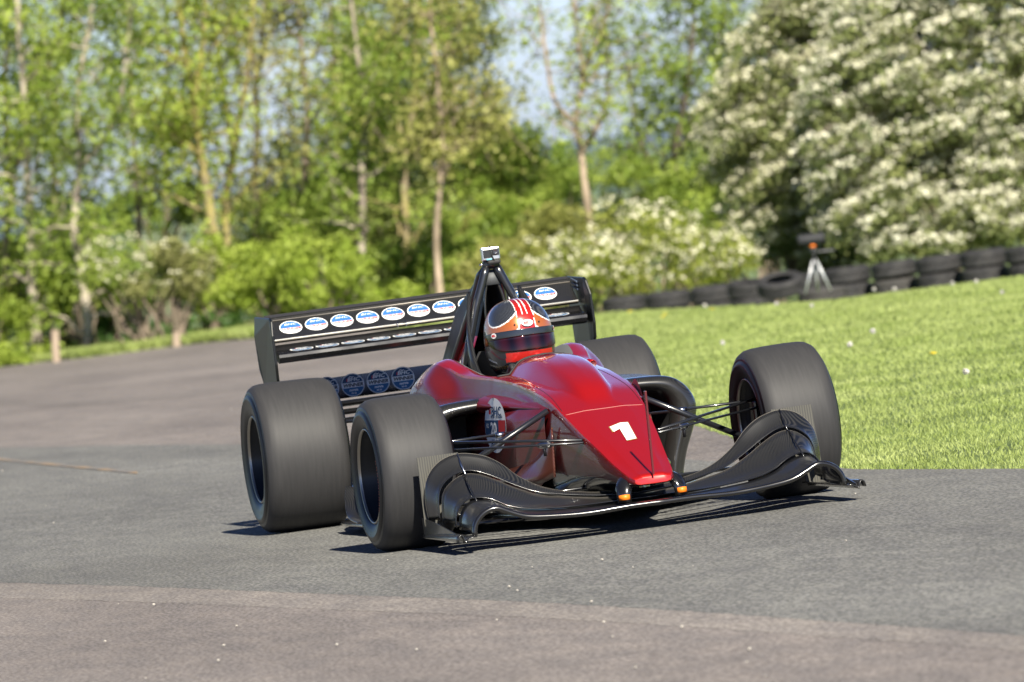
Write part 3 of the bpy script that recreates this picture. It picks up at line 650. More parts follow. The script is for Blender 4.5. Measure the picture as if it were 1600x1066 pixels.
def prof_fn(prof, s0, y0):
    P = np.array(prof, float); D_ = np.linalg.norm(np.diff(P, axis=0), axis=1); Ls = np.concatenate([[0], np.cumsum(D_)])
    def f(x, y, h):
        t = s0 + y; q = np.array([np.interp(t, Ls, P[:, 0]), np.interp(t, Ls, P[:, 1])]); q2 = np.array([np.interp(t + .004, Ls, P[:, 0]), np.interp(t + .004, Ls, P[:, 1])])
        d = q2 - q; d /= np.linalg.norm(d) + 1e-9; nn = np.array([d[1], -d[0]]); q = q + nn * (h + .0008)
        return (q[0], y0 + x, q[1])
    return f
flap_fn = lambda y: prof_fn([(-3.063, .780), (-3.085, .789), (-3.12, .808), (-3.165, .838), (-3.205, .868)], .086, y)
for k in range(11):
    y = -.555 + k * .109; sticker_a(Decal()).build('sticker', SM, rw, flap_fn(y))
    sticker_b(Decal()).build('sticker', SM, rw, plane_fn((-2.988, y + .008, .7315), (0, 1, 0), (-1, 0, .12)))
# thin wire brackets across the slot
for y in (-.105, .35): MB().tube([(-3.04, y - .018, .765), (-3.05, y - .018, .79), (-3.07, y - .006, .775)], .0016, 5).tube([(-3.04, y + .018, .765), (-3.05, y + .018, .79), (-3.07, y + .006, .775)], .0016, 5).build('slot_bracket', M_silver, rw)
# lower (beam) wing with four stickers in view, and the louvred elements beneath it
bw = aero([(-3.230, .497), (-3.234, .505), (-3.246, .589), (-3.252, .589), (-3.248, .497)], -.66, .66, 'beam_wing', M_gloss, car)
for k, y in enumerate((-.417, -.308, -.200, -.093)): sticker_b(Decal()).build('sticker', SM, bw, plane_fn((-3.2385, y, .5475), (0, 1, 0), (-.143, 0, 1)))
for z, x in ((.482, -3.05), (.447, -3.03), (.412, -3.01)): MB().tube([(x, -.62, z), (x, .62, z)], .012, 12, flat=((1, 0, 0), 2)).build('beam_slat', M_carbong, bw)

# ---- wheels
def wheel(x, y, R_, W, steer, camber, parent, front):
    s = 1 if y > 0 else -1
    wc = MB().lathe([(.0, s * .055), (.025, s * .055), (.032, s * .045), (.036, s * .0), (.06, -s * .01), (.06, -s * .09), (0, -s * .09)], (0, 0, 0), (0, 1, 0), 24).build('wheel', M_arm, parent)
    wc.location = (x, y, R_ - .002); wc.rotation_euler = (camber, 0, steer)
    h = W / 2
    tp = [(.168, -h + .045), (.176, -h + .022), (.190, -h + .010), (.215, -h + .001), (R_ - .064, -h), (R_ - .058, -h - .003), (R_ - .053, -h + .001), (R_ - .045, -h + .002), (R_ - .042, -h + .008), (R_ - .038, -h + .006), (R_ - .030, -h + .010), (R_ - .017, -h + .018), (R_ - .006, -h + .036), (R_ - .002, -h + .060), (R_, -h + .11)]
    full = tp + [(r, -o) for r, o in tp[::-1]]
    ms = [1] * 10 + [0] * (len(full) - 1 - 20) + [1] * 10
    ty = MB().lathe(full, (0, 0, 0), (0, 1, 0), 96, 0, ms).build('tyre', [M_tread, M_side], wc)
    # thin moulding rings on both shoulders
    # rim: lip ring, deep barrel, dished centre with bolts
    q = -1 if s < 0 else 1
    for side in (q, -q):
        oo = h - .012
        MB().lathe([(.1715, side * (oo - .010)), (.1725, side * (oo - .002)), (.177, side * (oo + .001)), (.181, side * (oo - .003)), (.180, side * (oo - .012))], (0, 0, 0), (0, 1, 0), 64).build('rim_lip', M_lip, wc)
    dish = h - .115
    bar = [(.1713, q * (h - .021)), (.168, q * (h - .042)), (.160, q * (h - .055)), (.156, q * (dish + .02)), (.150, q * dish), (.128, q * (dish - .012)), (.100, q * (dish - .004)), (.060, q * (dish + .008)), (.036, q * (dish + .010))]
    bk = [(.150, q * dish), (.156, -q * (h - .06)), (.169, -q * (h - .042))]
    rm = MB().lathe(bar, (0, 0, 0), (0, 1, 0), 64).lathe(bk, (0, 0, 0), (0, 1, 0), 64)
    for k in range(6):
        a = k * math.pi / 3 + .4; rm.lathe([(0, q * (dish + .014)), (.011, q * (dish + .014)), (.013, q * (dish - .004))], (.085 * math.cos(a), 0, .085 * math.sin(a)), (0, 1, 0), 12)
    for k in range(12):
        a = k * math.pi / 6; rm.lathe([(0, q * (dish - .004)), (.0045, q * (dish - .004)), (.005, q * (dish - .014))], (.140 * math.cos(a), 0, .140 * math.sin(a)), (0, 1, 0), 8, 1)
    face = MB().lathe([(.122, q * (dish - .0085)), (.100, q * (dish - .001)), (.060, q * (dish + .011)), (.038, q * (dish + .013))], (0, 0, 0), (0, 1, 0), 64)
    rm.build('rim', [M_rimb, M_silver], wc); face.build('wheel_face', mat('sky tinted wheel face', (.10, .15, .24), .28, .85), wc)  # wheel face blue: reflected sky put into its colour
    MB().lathe([(0, q * (dish + .035)), (.018, q * (dish + .035)), (.022, q * (dish + .028)), (.026, q * dish)], (0, 0, 0), (0, 1, 0), 6).build('wheel_nut', mat('blue anodised nut', (.03, .07, .16), .3, .8), wc, smooth=False)
    MB().lathe([(.05, -q * .05), (.135, -q * .05), (.135, -q * .075), (.05, -q * .075)], (0, 0, 0), (0, 1, 0), 40).build('brake_disc', mat('brake disc steel', (.10, .09, .085), .4, .8), wc)
    if front:   # faded red lettering smeared round the outer sidewall
        for k0 in ((-.62,) if s < 0 else ()):
            lt = MB()
            for k in range(9):
                a0 = k0 + k * .105; r0, r1 = .214, .232
                for rr0, rr1, aa0, aa1 in ((r0, r1, a0, a0 + .018), (r0, r1, a0 + .05, a0 + .068), ((r0 + r1) / 2 - .002, (r0 + r1) / 2 + .002, a0, a0 + .06), (r1 - .004, r1, a0, a0 + .06)):
                    lt.add([(r * math.cos(a) * 1, q * (h + .0012), r * math.sin(a)) for r, a in ((rr0, aa0), (rr1, aa0), (rr1, aa1), (rr0, aa1))], [(0, 1, 2, 3)])
            lt.build('sidewall_lettering', mat('faded red lettering', (.34, .06, .04), .6), wc, smooth=False)
    return wc
Rf, Wf, Rr, Wr, Tf, Tr, L = .2896, .2966, .3087, .360, 1.4821, 1.3352, 2.7509
for s in (-1, 1):
    wheel(0, s * Tf / 2, Rf, Wf, .031, s * -.0208 * -1, car, True)
    wheel(-L, s * Tr / 2, Rr, Wr, 0, s * .0208, car, False)

# ---- suspension
def arm(name, a, b, r, m=M_arm, flat=.55, rn=None):
    return MB().tube([a, tuple((np.array(a) + b) / 2), b], r, 12, flat=((0, 0, 1), flat)).build(name, m, car)
for s in (-1, 1):
    arm('pushrod', (.10, s * .185, .448), (.0, s * .63, .215), .0125, flat=.9)
    arm('upper_wishbone', (.46, s * .142, .335), (.01, s * .63, .383), .0095); arm('upper_wishbone', (-.18, s * .19, .375), (0, s * .63, .378), .0095)
    arm('track_rod', (.47, s * .142, .325), (.05, s * .63, .352), .0085)
    MB().tube([(.375, s * .245, .329), (.365, s * .255, .3295), (.345, s * .277, .331), (.335, s * .288, .332)], [.008, .0125, .0125, .008], 12).tube([(.385, s * .234, .328), (.376, s * .244, .3285)], .0065, 8).build('rod_joint', M_silver, car)
    MB().tube([(.352, s * .268, .335), (.352, s * .268, .29)], .006, 8).build('rod_clamp', M_blackv, car)
    MB().tube([(-.02, s * .335, .377), (-.02, s * .372, .3775)], .011, 10).build('rod_joint', M_silver, car)
    arm('lower_wishbone', (.38, s * .13, .155), (.0, s * .64, .135), .010); arm('lower_wishbone', (-.25, s * .18, .12), (0, s * .64, .135), .010)
    MB().box((0, s * .635, .26), (.07, .035, .24)).build('upright', M_carbong, car, smooth=False, bevel=.01)
    for zi, zo, xi in ((.40, .42, -2.45), (.17, .16, -2.4), (.17, .16, -2.95), (.40, .42, -2.95)): arm('rear_wishbone', (xi, s * .11, zi), (-L, s * .54, zo), .010)
    arm('drive_shaft', (-L, s * .10, .27), (-L, s * .54, .30), .015, flat=1)
    MB().box((-L, s * .535, .30), (.08, .035, .26)).build('upright', M_carbong, car, smooth=False, bevel=.01)
MB().box((-2.75, 0, .27), (.55, .20, .24)).build('gearbox', M_inner, car, smooth=False, bevel=.02)
MB().box((.99 - 3.0, 0, .3), (.9, .5, .3)).build('engine', M_inner, car, smooth=False, bevel=.02)

# ---- oval sticker on the side of the tub
PX, PY = [-.80, -.435, -.20, -.05, .07], [.296, .280, .255, .222, .188]
for s in (-1, 1):
    G5 = []
    for x in np.linspace(-.80, .07, 24):
        y = np.interp(x, PX, PY); top = .478 + .0 * x; G5.append([(x, s * (y - (.05 if t == 0 else 0) + .012 * math.sin(math.pi * t)), top - t * (top - (.10 + .10 * sstep(-.2, .07, x)))) for t in np.linspace(0, 1, 9)])
    MB().grid(G5).build('side_panel', M_red_shade, car)
    def pl(x, y, h, s=s):
        X = -.435 + x * (1 if s < 0 else -1); Z = .400 + y; t = (.478 - Z) / .378
        return (X, s * (np.interp(X, PX, PY) + .012 * math.sin(math.pi * t) + .002 + h), Z)
    d = Decal(); d.ell(0, 0, .150, .105, 0, 0); d.seg(.146, .101, -.045, .020, .0006, 3); d.poly([(.055, -.045), (.13, -.045), (.145, .020), (.055, .020)], .001, 2)
    d.text('BHC', .050, .03, .052, .0012, 3, 0, .001, 1.3); d.poly([(-.075, .043), (-.045, .043), (-.045, .062), (-.075, .062)], .0012, 2); d.text('BRITISH HILLCLIMB', .014, .03, .032, .0012, 3, 0, .0004, 1.3)
    d.text('20', .062, -.01, -.013, .0016, 0, 0, .002, 1.4); d.text('RD', .024, -.10, -.002, .0016, 0, 0, 0, 1.2); d.text('AVON', .034, .01, -.067, .0012, 3, 0, .001, 1.5); d.text("''", .05, .0, .085, .0012, 3)
    d.build('sticker', SM, car, pl)

# ================================================================== action camera on the hoop
ac = empty('action_camera', (-1.535, .004, 1.008), -.06)
tag(ac, 'small silver action camera strapped on top of the roll hoop', 'camera')
MB().box((0, -.003, .030), (.034, .074, .054)).build('housing', M_silver, ac, smooth=False, bevel=.006)
MB().box((.0175, -.016, .031), (.003, .034, .034)).build('front_screen', mat('dark screen', (.02, .022, .025), .2), ac, smooth=False, bevel=.001)
ln = MB().box((.020, .016, .036), (.009, .028, .028)).build('lens_block', M_blackv, ac, smooth=False, bevel=.003)
MB().lathe([(0, 0), (.008, 0), (.010, .003), (.011, 0)], (.0248, .016, .036), (1, 0, 0), 20).build('lens', mat('lens glass', (.05, .05, .06), .08, .2, 1), ln)
MB().box((.018, -.012, .009), (.002, .022, .005)).build('badge', mat('cyan badge', (.15, .45, .6), .4), ac, smooth=False)
MB().box((.004, .006, -.004), (.05, .052, .016)).build('mount', M_inner, ac, smooth=False, bevel=.006)
MB().tube([(.006, -.036, -.008), (.006, -.052, -.010)], .005, 8).build('thumb_screw', M_silver, ac)
MB().tube([(.028, .006, .0), (.022, -.001, .03), (.012, -.002, .060), (-.016, -.002, .060)], .0022, 6).build('strap', M_inner, ac)

# ================================================================== driver
M_suit = mat('black driving suit', (.02, .022, .028), .8, noise=(40, (.035, .035, .04), .4, .6)); M_glove = mat('black driving glove', (.014, .014, .015), .7)
def skinned(name, verts, edges, radii, m, parent=None, root=0, sub=2):
    me = bpy.data.meshes.new(name); me.from_pydata([tuple(v) for v in verts], edges, []); o = bpy.data.objects.new(name, me); COL.objects.link(o); me.materials.append(m)
    md = o.modifiers.new('skin', 'SKIN'); md.use_smooth_shade = True
    sv = me.skin_vertices[0].data
    for i, r in enumerate(radii): sv[i].radius = (r, r) if not isinstance(r, tuple) else r; sv[i].use_root = (i == root)
    sm = o.modifiers.new('sub', 'SUBSURF'); sm.levels = sub; sm.render_levels = sub
    if parent: o.parent = parent
    return o
bv = [(-1.25, 0, .16), (-1.32, 0, .30), (-1.36, 0, .42), (-1.33, 0, .50), (-1.28, 0, .60)]; be = [(0, 1), (1, 2), (2, 3), (3, 4)]; br = [.13, .12, .12, .065, .06]
for s in (-1, 1):
    k = len(bv); bv += [(-1.33, s * .13, .45), (-1.15, s * .125, .36), (-.98, s * .11, .47), (-.90, s * .100, .545)]; be += [(2, k), (k, k + 1), (k + 1, k + 2), (k + 2, k + 3)]; br += [.055, .045, .038, .026]
    k = len(bv); bv += [(-1.10, s * .08, .17), (-.68, s * .085, .34), (-.35, s * .07, .19), (-.28, s * .07, .24)]; be += [(0, k), (k, k + 1), (k + 1, k + 2), (k + 2, k + 3)]; br += [.085, .065, .045, .035]
drv = skinned('person', bv, be, br, M_suit); tag(drv, 'racing driver in a black, orange and red full face helmet sitting in the red car', 'person')
for s in (-1, 1):
    gv = [(-.905, s * .100, .540), (-.87, s * .104, .572), (-.845, s * .104, .590)]; ge = [(0, 1), (1, 2)]; g_r = [.030, .030, .024]
    for f in range(4):
        k = len(gv); yy = s * (.104 + .012 - f * .019 * 1); hh = .598 - f * .014
        gv += [(-.822, yy * 1.0, hh + .012), (-.802, yy, hh), (-.804, yy, hh - .020)]; ge += [(2, k), (k, k + 1), (k + 1, k + 2)]; g_r += [.010, .0095, .0085]
    k = len(gv); gv += [(-.850, s * .076, .588), (-.826, s * .070, .596)]; ge += [(1, k), (k, k + 1)]; g_r += [.011, .009]
    skinned('glove', gv, ge, g_r, M_glove, drv)
M_shell = [mat('helmet black lacquer', (.010, .012, .018), .2, 0, .6, .03), mat('helmet red lacquer', (.42, .016, .012), .25, .3, 1, .03), mat('helmet orange lacquer', (.40, .11, .025), .3, .3, 1, .03),
           mat('helmet white line', (.75, .74, .72), .3, 0, 1), carbon_mat('helmet carbon', (.012, .014, .018), 700, .25, (.05, .054, .064)), mat('helmet dull gold', (.20, .11, .035), .3, .5, .5)]
HC = np.array([-1.225, .008, .7035])
NA, NB = 220, 170
def shell(az, el, off=0.0):
    """helmet surface: az 0 = forwards, el = latitude"""
    c, s_ = math.cos(el), math.sin(el); x, y, z = c * math.cos(az), c * math.sin(az), s_
    rx = .168 if x > 0 else .160; ry, rz = .1365, .152
    if z < 0: rx += .020 * max(0, x) * min(1, -z * 1.6); rz = .160
    p = 2.35 if z > 0 else 2.35 + .5 * min(1, -z * 2); r = (abs(x / rx) ** p + abs(y / ry) ** p + abs(z / rz) ** p) ** (-1 / p)
    r += off; return HC + np.array([x, y, z]) * r
def hel_m(az, el):
    n = np.array([math.cos(el) * math.cos(az), math.cos(el) * math.sin(az), math.sin(el)]); P = shell(az, el) - HC
    y, z, x = P[1], P[2], P[0]
    d = math.degrees
    if z > .018 or x < -.02:
        wS = .030 + .006 * (1 - z / .15)
        if x > -.12 and z > .012:
            ya = abs(y - .0)
            if ya < wS: return 3 if (abs(abs(y) - .009 - .02 * max(0, .13 - z)) < .0026 and z > .09) else 1
            if ya < wS + .0035: return 3
            s = -1 if y < 0 else 1
            cdir = np.array([math.cos(math.radians(48)) * math.cos(math.radians(50)), s * math.cos(math.radians(48)) * math.sin(math.radians(50)), math.sin(math.radians(48))])
            ang = d(math.acos(max(-1, min(1, float(n @ cdir)))))
            if ang < 28: return 4
            if ang < 30: return 3
            if ang < 46: return 2
            if ang < 48: return 3
        return 0
    if x > .07 and -.090 < z < -.052 and abs(y) < .10: return 1
    if x > .02 and -.115 < z < -.102 and abs(y) > .03 and (int(abs(az) * 22) % 3) != 0: return 5
    if z < -.06 and x < .07 and abs(z + .075 + x * .2) < .003: return 3
    return 0
hg_ = [[shell(-math.pi + 2 * math.pi * i / NA, -1.05 + (math.pi / 2 + 1.05) * j / NB) for j in range(NB + 1)] for i in range(NA)]
mbh = MB(); V = [p for row in hg_ for p in row]; F = []; mm = []
for i in range(NA):
    for j in range(NB):
        a = i * (NB + 1) + j; b = ((i + 1) % NA) * (NB + 1) + j; F.append((a, b, b + 1, a + 1)); mm.append(hel_m(-math.pi + 2 * math.pi * (i + .5) / NA, -1.05 + (math.pi / 2 + 1.05) * (j + .5) / NB))
mbh.add(V, F, mm); hel = mbh.build('helmet', M_shell, drv)
hel.matrix_world = Matrix.Translation(HC) @ Matrix.Rotation(math.radians(4), 4, 'Z') @ Matrix.Diagonal((.95, .955, 1.0, 1)) @ Matrix.Translation(-HC)
# visor: eye port shield standing 4 mm proud, with the black tear strip across its top
def patch(az0, az1, zlo, zhi, off, name, m, n=60, k=14):
    G = []
    for az in np.linspace(az0, az1, n):
        row = []
        for t in np.linspace(0, 1, k):
            zt = zlo(az) * (1 - t) + zhi(az) * t
            lo, hi = -1.2, 1.2
            for _ in range(18):
                m_ = (lo + hi) / 2
                if (shell(az, m_, off) - HC)[2] > zt: hi = m_
                else: lo = m_
            row.append(shell(az, (lo + hi) / 2, off))
        G.append(row)
    return MB().grid(G).build(name, m, hel, solid=.002)
ft = lambda az: .034 - .010 * (abs(az) / 1.4) ** 2 * 1.0; fm = lambda az: .008 - .012 * (abs(az) / 1.4) ** 2; fb = lambda az: -.052 + .040 * (abs(az) / 1.35) ** 3.0
M_vis = mat('iridium red visor', (.16, .012, .02), .08, .6, .4, .02)
nv = M_vis.node_tree; gg = N(nv, 'ShaderNodeTexCoord'); nn_ = N(nv, 'ShaderNodeTexWave', bands_direction='Y'); nn_.inputs['Scale'].default_value = 5; nn_.inputs['Distortion'].default_value = 1.5
rr_ = N(nv, 'ShaderNodeValToRGB'); rr_.color_ramp.elements[0].color = (.010, .002, .003, 1); rr_.color_ramp.elements[1].color = (.055, .005, .007, 1)
nv.links.new(gg.outputs['Object'], nn_.inputs[0]); nv.links.new(nn_.outputs[0], rr_.inputs[0]); nv.links.new(rr_.outputs[0], nv.nodes['Principled BSDF'].inputs['Base Color'])
patch(-1.42, 1.42, fb, fm, .004, 'visor', M_vis); patch(-1.45, 1.45, fm, ft, .0045, 'visor_strip', mat('black visor strip', (.014, .016, .02), .2, 0, .5))
for s in (-1, 1):
    c = shell(s * 1.50, -.03, .004); n_ax = np.array([0, s, 0])
    MB().lathe([(0, .008), (.009, .008), (.016, .006), (.019, -.006)], c, n_ax, 20).build('visor_pivot', mat('bronze pivot', (.12, .05, .02), .3, .7), hel)
def oval(az, z, tilt=0, k=1.0):
    lo, hi = -1.2, 1.2
    for _ in range(20):
        m_ = (lo + hi) / 2
        if (shell(az, m_) - HC)[2] > z: hi = m_
        else: lo = m_
    e = (lo + hi) / 2; p = shell(az, e, .0075); r_ = shell(az + .05, e) - shell(az - .05, e); u_ = shell(az, e + .05) - shell(az, e - .05)
    d = Decal(); d.ell(0, 0, .024 * k, .0135 * k, 0, 0); d.text('BELL', .0145 * k, 0, 0, .0008, 1, 0, .0008, 1.15)
    return d.build('maker_badge', [M_white, M_redv], hel, plane_fn(p, r_, u_))
oval(0.0, .053); oval(-.95, .018, 0, .75); oval(.95, .018, 0, .75)
V = MB()
for s in (-1, 1):   # small visor screws
    for a_, z_ in ((.32, .047), (1.25, -.02)): MB().lathe([(0, .004), (.003, .004), (.004, 0)], shell(s * a_, z_ / .15, .002), shell(s * a_, z_ / .15) - HC, 8).build('helmet_screw', M_blackv, hel)

# steering wheel inside the cockpit
sw = MB().lathe([(.118, 0), (.128, .010), (.138, 0), (.128, -.010), (.118, 0)], (-.80, 0, .505), (1, 0, .35), 36).box((-.80, 0, .505), (.02, .22, .035)).build('steering_wheel', M_glove, car)
MB().tube([(-.80, 0, .505), (-.5, 0, .40)], .012, 10).build('steering_column', M_arm, sw)

# ================================================================== tyre wall, tripod, posts
def on_ground(x, y, v):
    """foot point at photo column x, distance v (the ground height is the terrain's)"""
    p = px(x, y, v); return np.array([p[0], p[1], ground(p[0], p[1])])
M_ot = mat('old road tyre', (.014, .014, .016), .75, noise=(14, (.035, .034, .034), .35, .7)); M_otd = mat('dusty tyre', (.03, .029, .028), .85, noise=(10, (.055, .052, .05), .35, .7))
def road_tyre(x, y, z, R_, wd, tilt, label, m=None):
    pr = [(R_ * .60, -wd * .42), (R_ * .66, -wd * .47), (R_ * .82, -wd * .5), (R_ * .93, -wd * .44), (R_, -wd * .34), (R_, -wd * .10), (R_ * .975, -wd * .08), (R_ * .975, -wd * .04), (R_, -wd * .02)]
    full = pr + [(r, -o) for r, o in pr[::-1]] + [(R_ * .60, wd * .42), (R_ * .56, wd * .38), (R_ * .9, wd * .3), (R_ * .9, -wd * .3), (R_ * .56, -wd * .38), (R_ * .60, -wd * .42)]
    o = MB().lathe(full, (0, 0, 0), (0, 0, 1), 40).build('tyre', m or M_ot, None, sharp=40)
    o.location = (x, y, z); o.rotation_euler = tilt; return tag(o, label, 'tyre', 'tyres stacked as a low wall behind the grass')
ORD = ['rightmost stack, at the edge of the photo', 'second stack from the right', 'third stack from the right', 'fourth stack from the right', 'fifth stack from the right, just right of the tripod']
spec_ = [(1607, 383, 84, 0, 0), (1536, 390, 84.5, 0, 0), (1466, 399, 85, 0, 0), (1396, 408, 85.5, 0, 0), (1323, 417, 86, 0, 0)]
for i, (x, ty, v, a, b) in enumerate(spec_):
    p = px(x, ty, v); R_ = .262
    road_tyre(p[0], p[1], p[2] - .095, R_, .19, (rng.normal(0, .03), rng.normal(0, .03), rng.uniform(0, 3)), 'upper worn black tyre of the ' + ORD[i])
    road_tyre(p[0] + rng.normal(0, .01), p[1] + rng.normal(0, .01), p[2] - .285, R_, .19, (0, 0, rng.uniform(0, 3)), 'lower worn black tyre of the ' + ORD[i], M_otd if i == 3 else M_ot)
for x, ty, v, tl, lab in ((1218, 432, 86, (.10, .28, 0), 'tilted black tyre leaning on the wall left of the tripod'), (1172, 438, 87, (-.05, .12, 0), 'black tyre between the leaning one and the low left end of the wall'),
                          (1112, 446, 88, (0, .05, 0), 'black tyre third from the left end of the tyre wall'), (1043, 455, 89, (0, .03, 0), 'black tyre second from the left end of the tyre wall'), (974, 462, 90, (0, 0, 0), 'black tyre at the far left end of the tyre wall'),
                          (1262, 430, 88, (0, .1, 0), 'dark tyre standing just behind the tripod legs')):
    p = px(x, ty, v); road_tyre(p[0], p[1], p[2] - .10, .265, .19, tl, lab)
    if x < 1200:
        road_tyre(p[0] + .02, p[1], p[2] - .29, .262, .19, (0, 0, 1), 'lower tyre beneath the ' + lab.replace('black ', '', 1).split(' of the')[0])
p = px(1285, 452, 82); road_tyre(p[0], p[1], p[2] - .06, .27, .15, (0, 0, 0), 'single tyre lying flat in the grass in front of the tripod', M_otd)
# tripod
tb = px(1279, 456, 80.5); tp_ = empty('tripod', tuple(tb)); tag(tp_, 'small silver legged tripod standing on the grass in front of the tyre wall', 'tripod')
for k, (dx, dy) in enumerate(((-.14, .02), (.0, -.10), (.13, .02))):
    r3 = RH * dx - FH * dy; MB().tube([(r3[0] * .12, r3[1] * .12, .335), (r3[0], r3[1], 0)], [.013, .010], 8).build('leg', mat('tripod alloy', (.62, .64, .66), .4, .5), tp_)
MB().tube([(0, 0, .25), (0, 0, .44)], .011, 8).build('centre_column', M_blackv, tp_)
hd = MB().box((0, 0, .43), (.06, .05, .05)).build('head', M_blackv, tp_, smooth=False, bevel=.008)
MB().tube([tuple(RH * .02 + [0, 0, .42]), tuple(RH * .22 + [0, 0, .415])], .008, 8).build('pan_handle', mat('grey handle', (.15, .15, .16), .5), tp_)
MB().lathe([(0, .016), (.030, .014), (.034, 0), (.030, -.014), (0, -.016)], (0, 0, .485), (0, 0, 1), 16).build('quick_plate', M_orange, tp_)
sc_ = MB().tube([tuple(-RH * .15 + [0, 0, .0]), tuple(-RH * .13), tuple(RH * .12), tuple(RH * .14)], [.056, .064, .064, .05], 20).build('timing_sensor', mat('dark grey housing', (.012, .013, .016), .7), None)
sc_.location = tuple(tb + [0, 0, .555]); tag(sc_, 'dark grey cylindrical device lying across the top of the tripod', 'sensor')
M_post = mat('weathered post wood', (.38, .30, .22), .9, noise=(8, (.26, .2, .15), .3, .7, (6, 6, 1)))
for x, y0, y1, lab in ((87, 568, 516, 'pale wooden post at the far left beside the verge'), (275, 547, 519, 'short pale wooden post on the verge left of the rear wing')):
    v = 101; b = px(x, y0, v); t = px(x + (1 if x > 200 else -1), y1, v); MB().tube([tuple(b - [0, 0, .2]), tuple((b + t) / 2), tuple(t)], .055, 12).build('wooden_post', M_post, None, sharp=40)
    tag(bpy.context.scene.collection.objects[-1], lab, 'post')

# ================================================================== vegetation
def bark(name, a, b): return mat(name, a, .9, noise=(3.5, b, .4, .62, (1, 1, .7)), bump=(30, .5, .01))
B_pale = bark('pale birch bark', (.46, .40, .32), (.18, .15, .12)); B_moss = bark('mossy bark', (.33, .28, .09), (.20, .16, .10)); B_dark = bark('dark bark', (.07, .055, .045), (.15, .12, .09))
B_grey = bark('grey brown bark', (.22, .17, .13), (.12, .10, .07)); B_pink = bark('pinkish bark', (.40, .31, .23), (.22, .17, .12))
L_lime = leaf_mat('lime spring leaves', (.25, .35, .04), (.46, .55, .11), 2.0, .45); L_mid = leaf_mat('mid green leaves', (.16, .25, .035), (.38, .47, .09), 1.8, .45)
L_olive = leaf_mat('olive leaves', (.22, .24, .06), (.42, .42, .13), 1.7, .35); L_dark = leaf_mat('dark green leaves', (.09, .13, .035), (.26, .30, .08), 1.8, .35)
L_haw = leaf_mat('hawthorn leaves', (.10, .14, .045), (.30, .33, .12), 2.0, .25); L_blos = leaf_mat('cream blossom', (.68, .66, .46), (.84, .82, .64), 6, .25, .7)
L_blos2 = leaf_mat('white blossom', (.72, .70, .54), (.86, .85, .70), 6, .25, .7); L_fern = leaf_mat('verge weeds', (.05, .11, .03), (.10, .19, .04), 3, .3)
def leaf_quads(P, size, up=.25, squash=.62):
    n = len(P); nrm = rng.normal(0, 1, (n, 3)); nrm[:, 2] = np.abs(nrm[:, 2]) + up; nrm /= np.linalg.norm(nrm, axis=1)[:, None]
    a = np.cross(nrm, rng.normal(0, 1, (n, 3))); a /= np.linalg.norm(a, axis=1)[:, None] + 1e-9; b = np.cross(nrm, a)
    s = (size * rng.uniform(.55, 1.3, n))[:, None]; bend = nrm * s * .12
    V = np.stack([P - a * s * .5, P - b * s * .5 * squash + bend, P + a * s * .5, P + b * s * .5 * squash + bend], 1).reshape(-1, 3)
    return V, np.arange(n * 4).reshape(n, 4)
def cloud(C_, n, sig, shell_=.0):
    """n points round each centre"""
    C_ = np.repeat(np.asarray(C_), n, 0); d = rng.normal(0, 1, C_.shape); 
    if shell_: d = d / np.linalg.norm(d, axis=1)[:, None] * (1 - shell_ + shell_ * rng.uniform(0, 1, (len(d), 1)) ** .33)
    return C_ + d * np.asarray(sig)
def jit_line(p0, p1, n, amp):
    t = np.linspace(0, 1, n)[:, None]; L_ = np.linalg.norm(p1 - p0); w_ = np.cumsum(rng.normal(0, amp * L_ / n, (n, 3)), 0); w_ -= t * w_[-1]
    return p0 * (1 - t) + p1 * t + w_
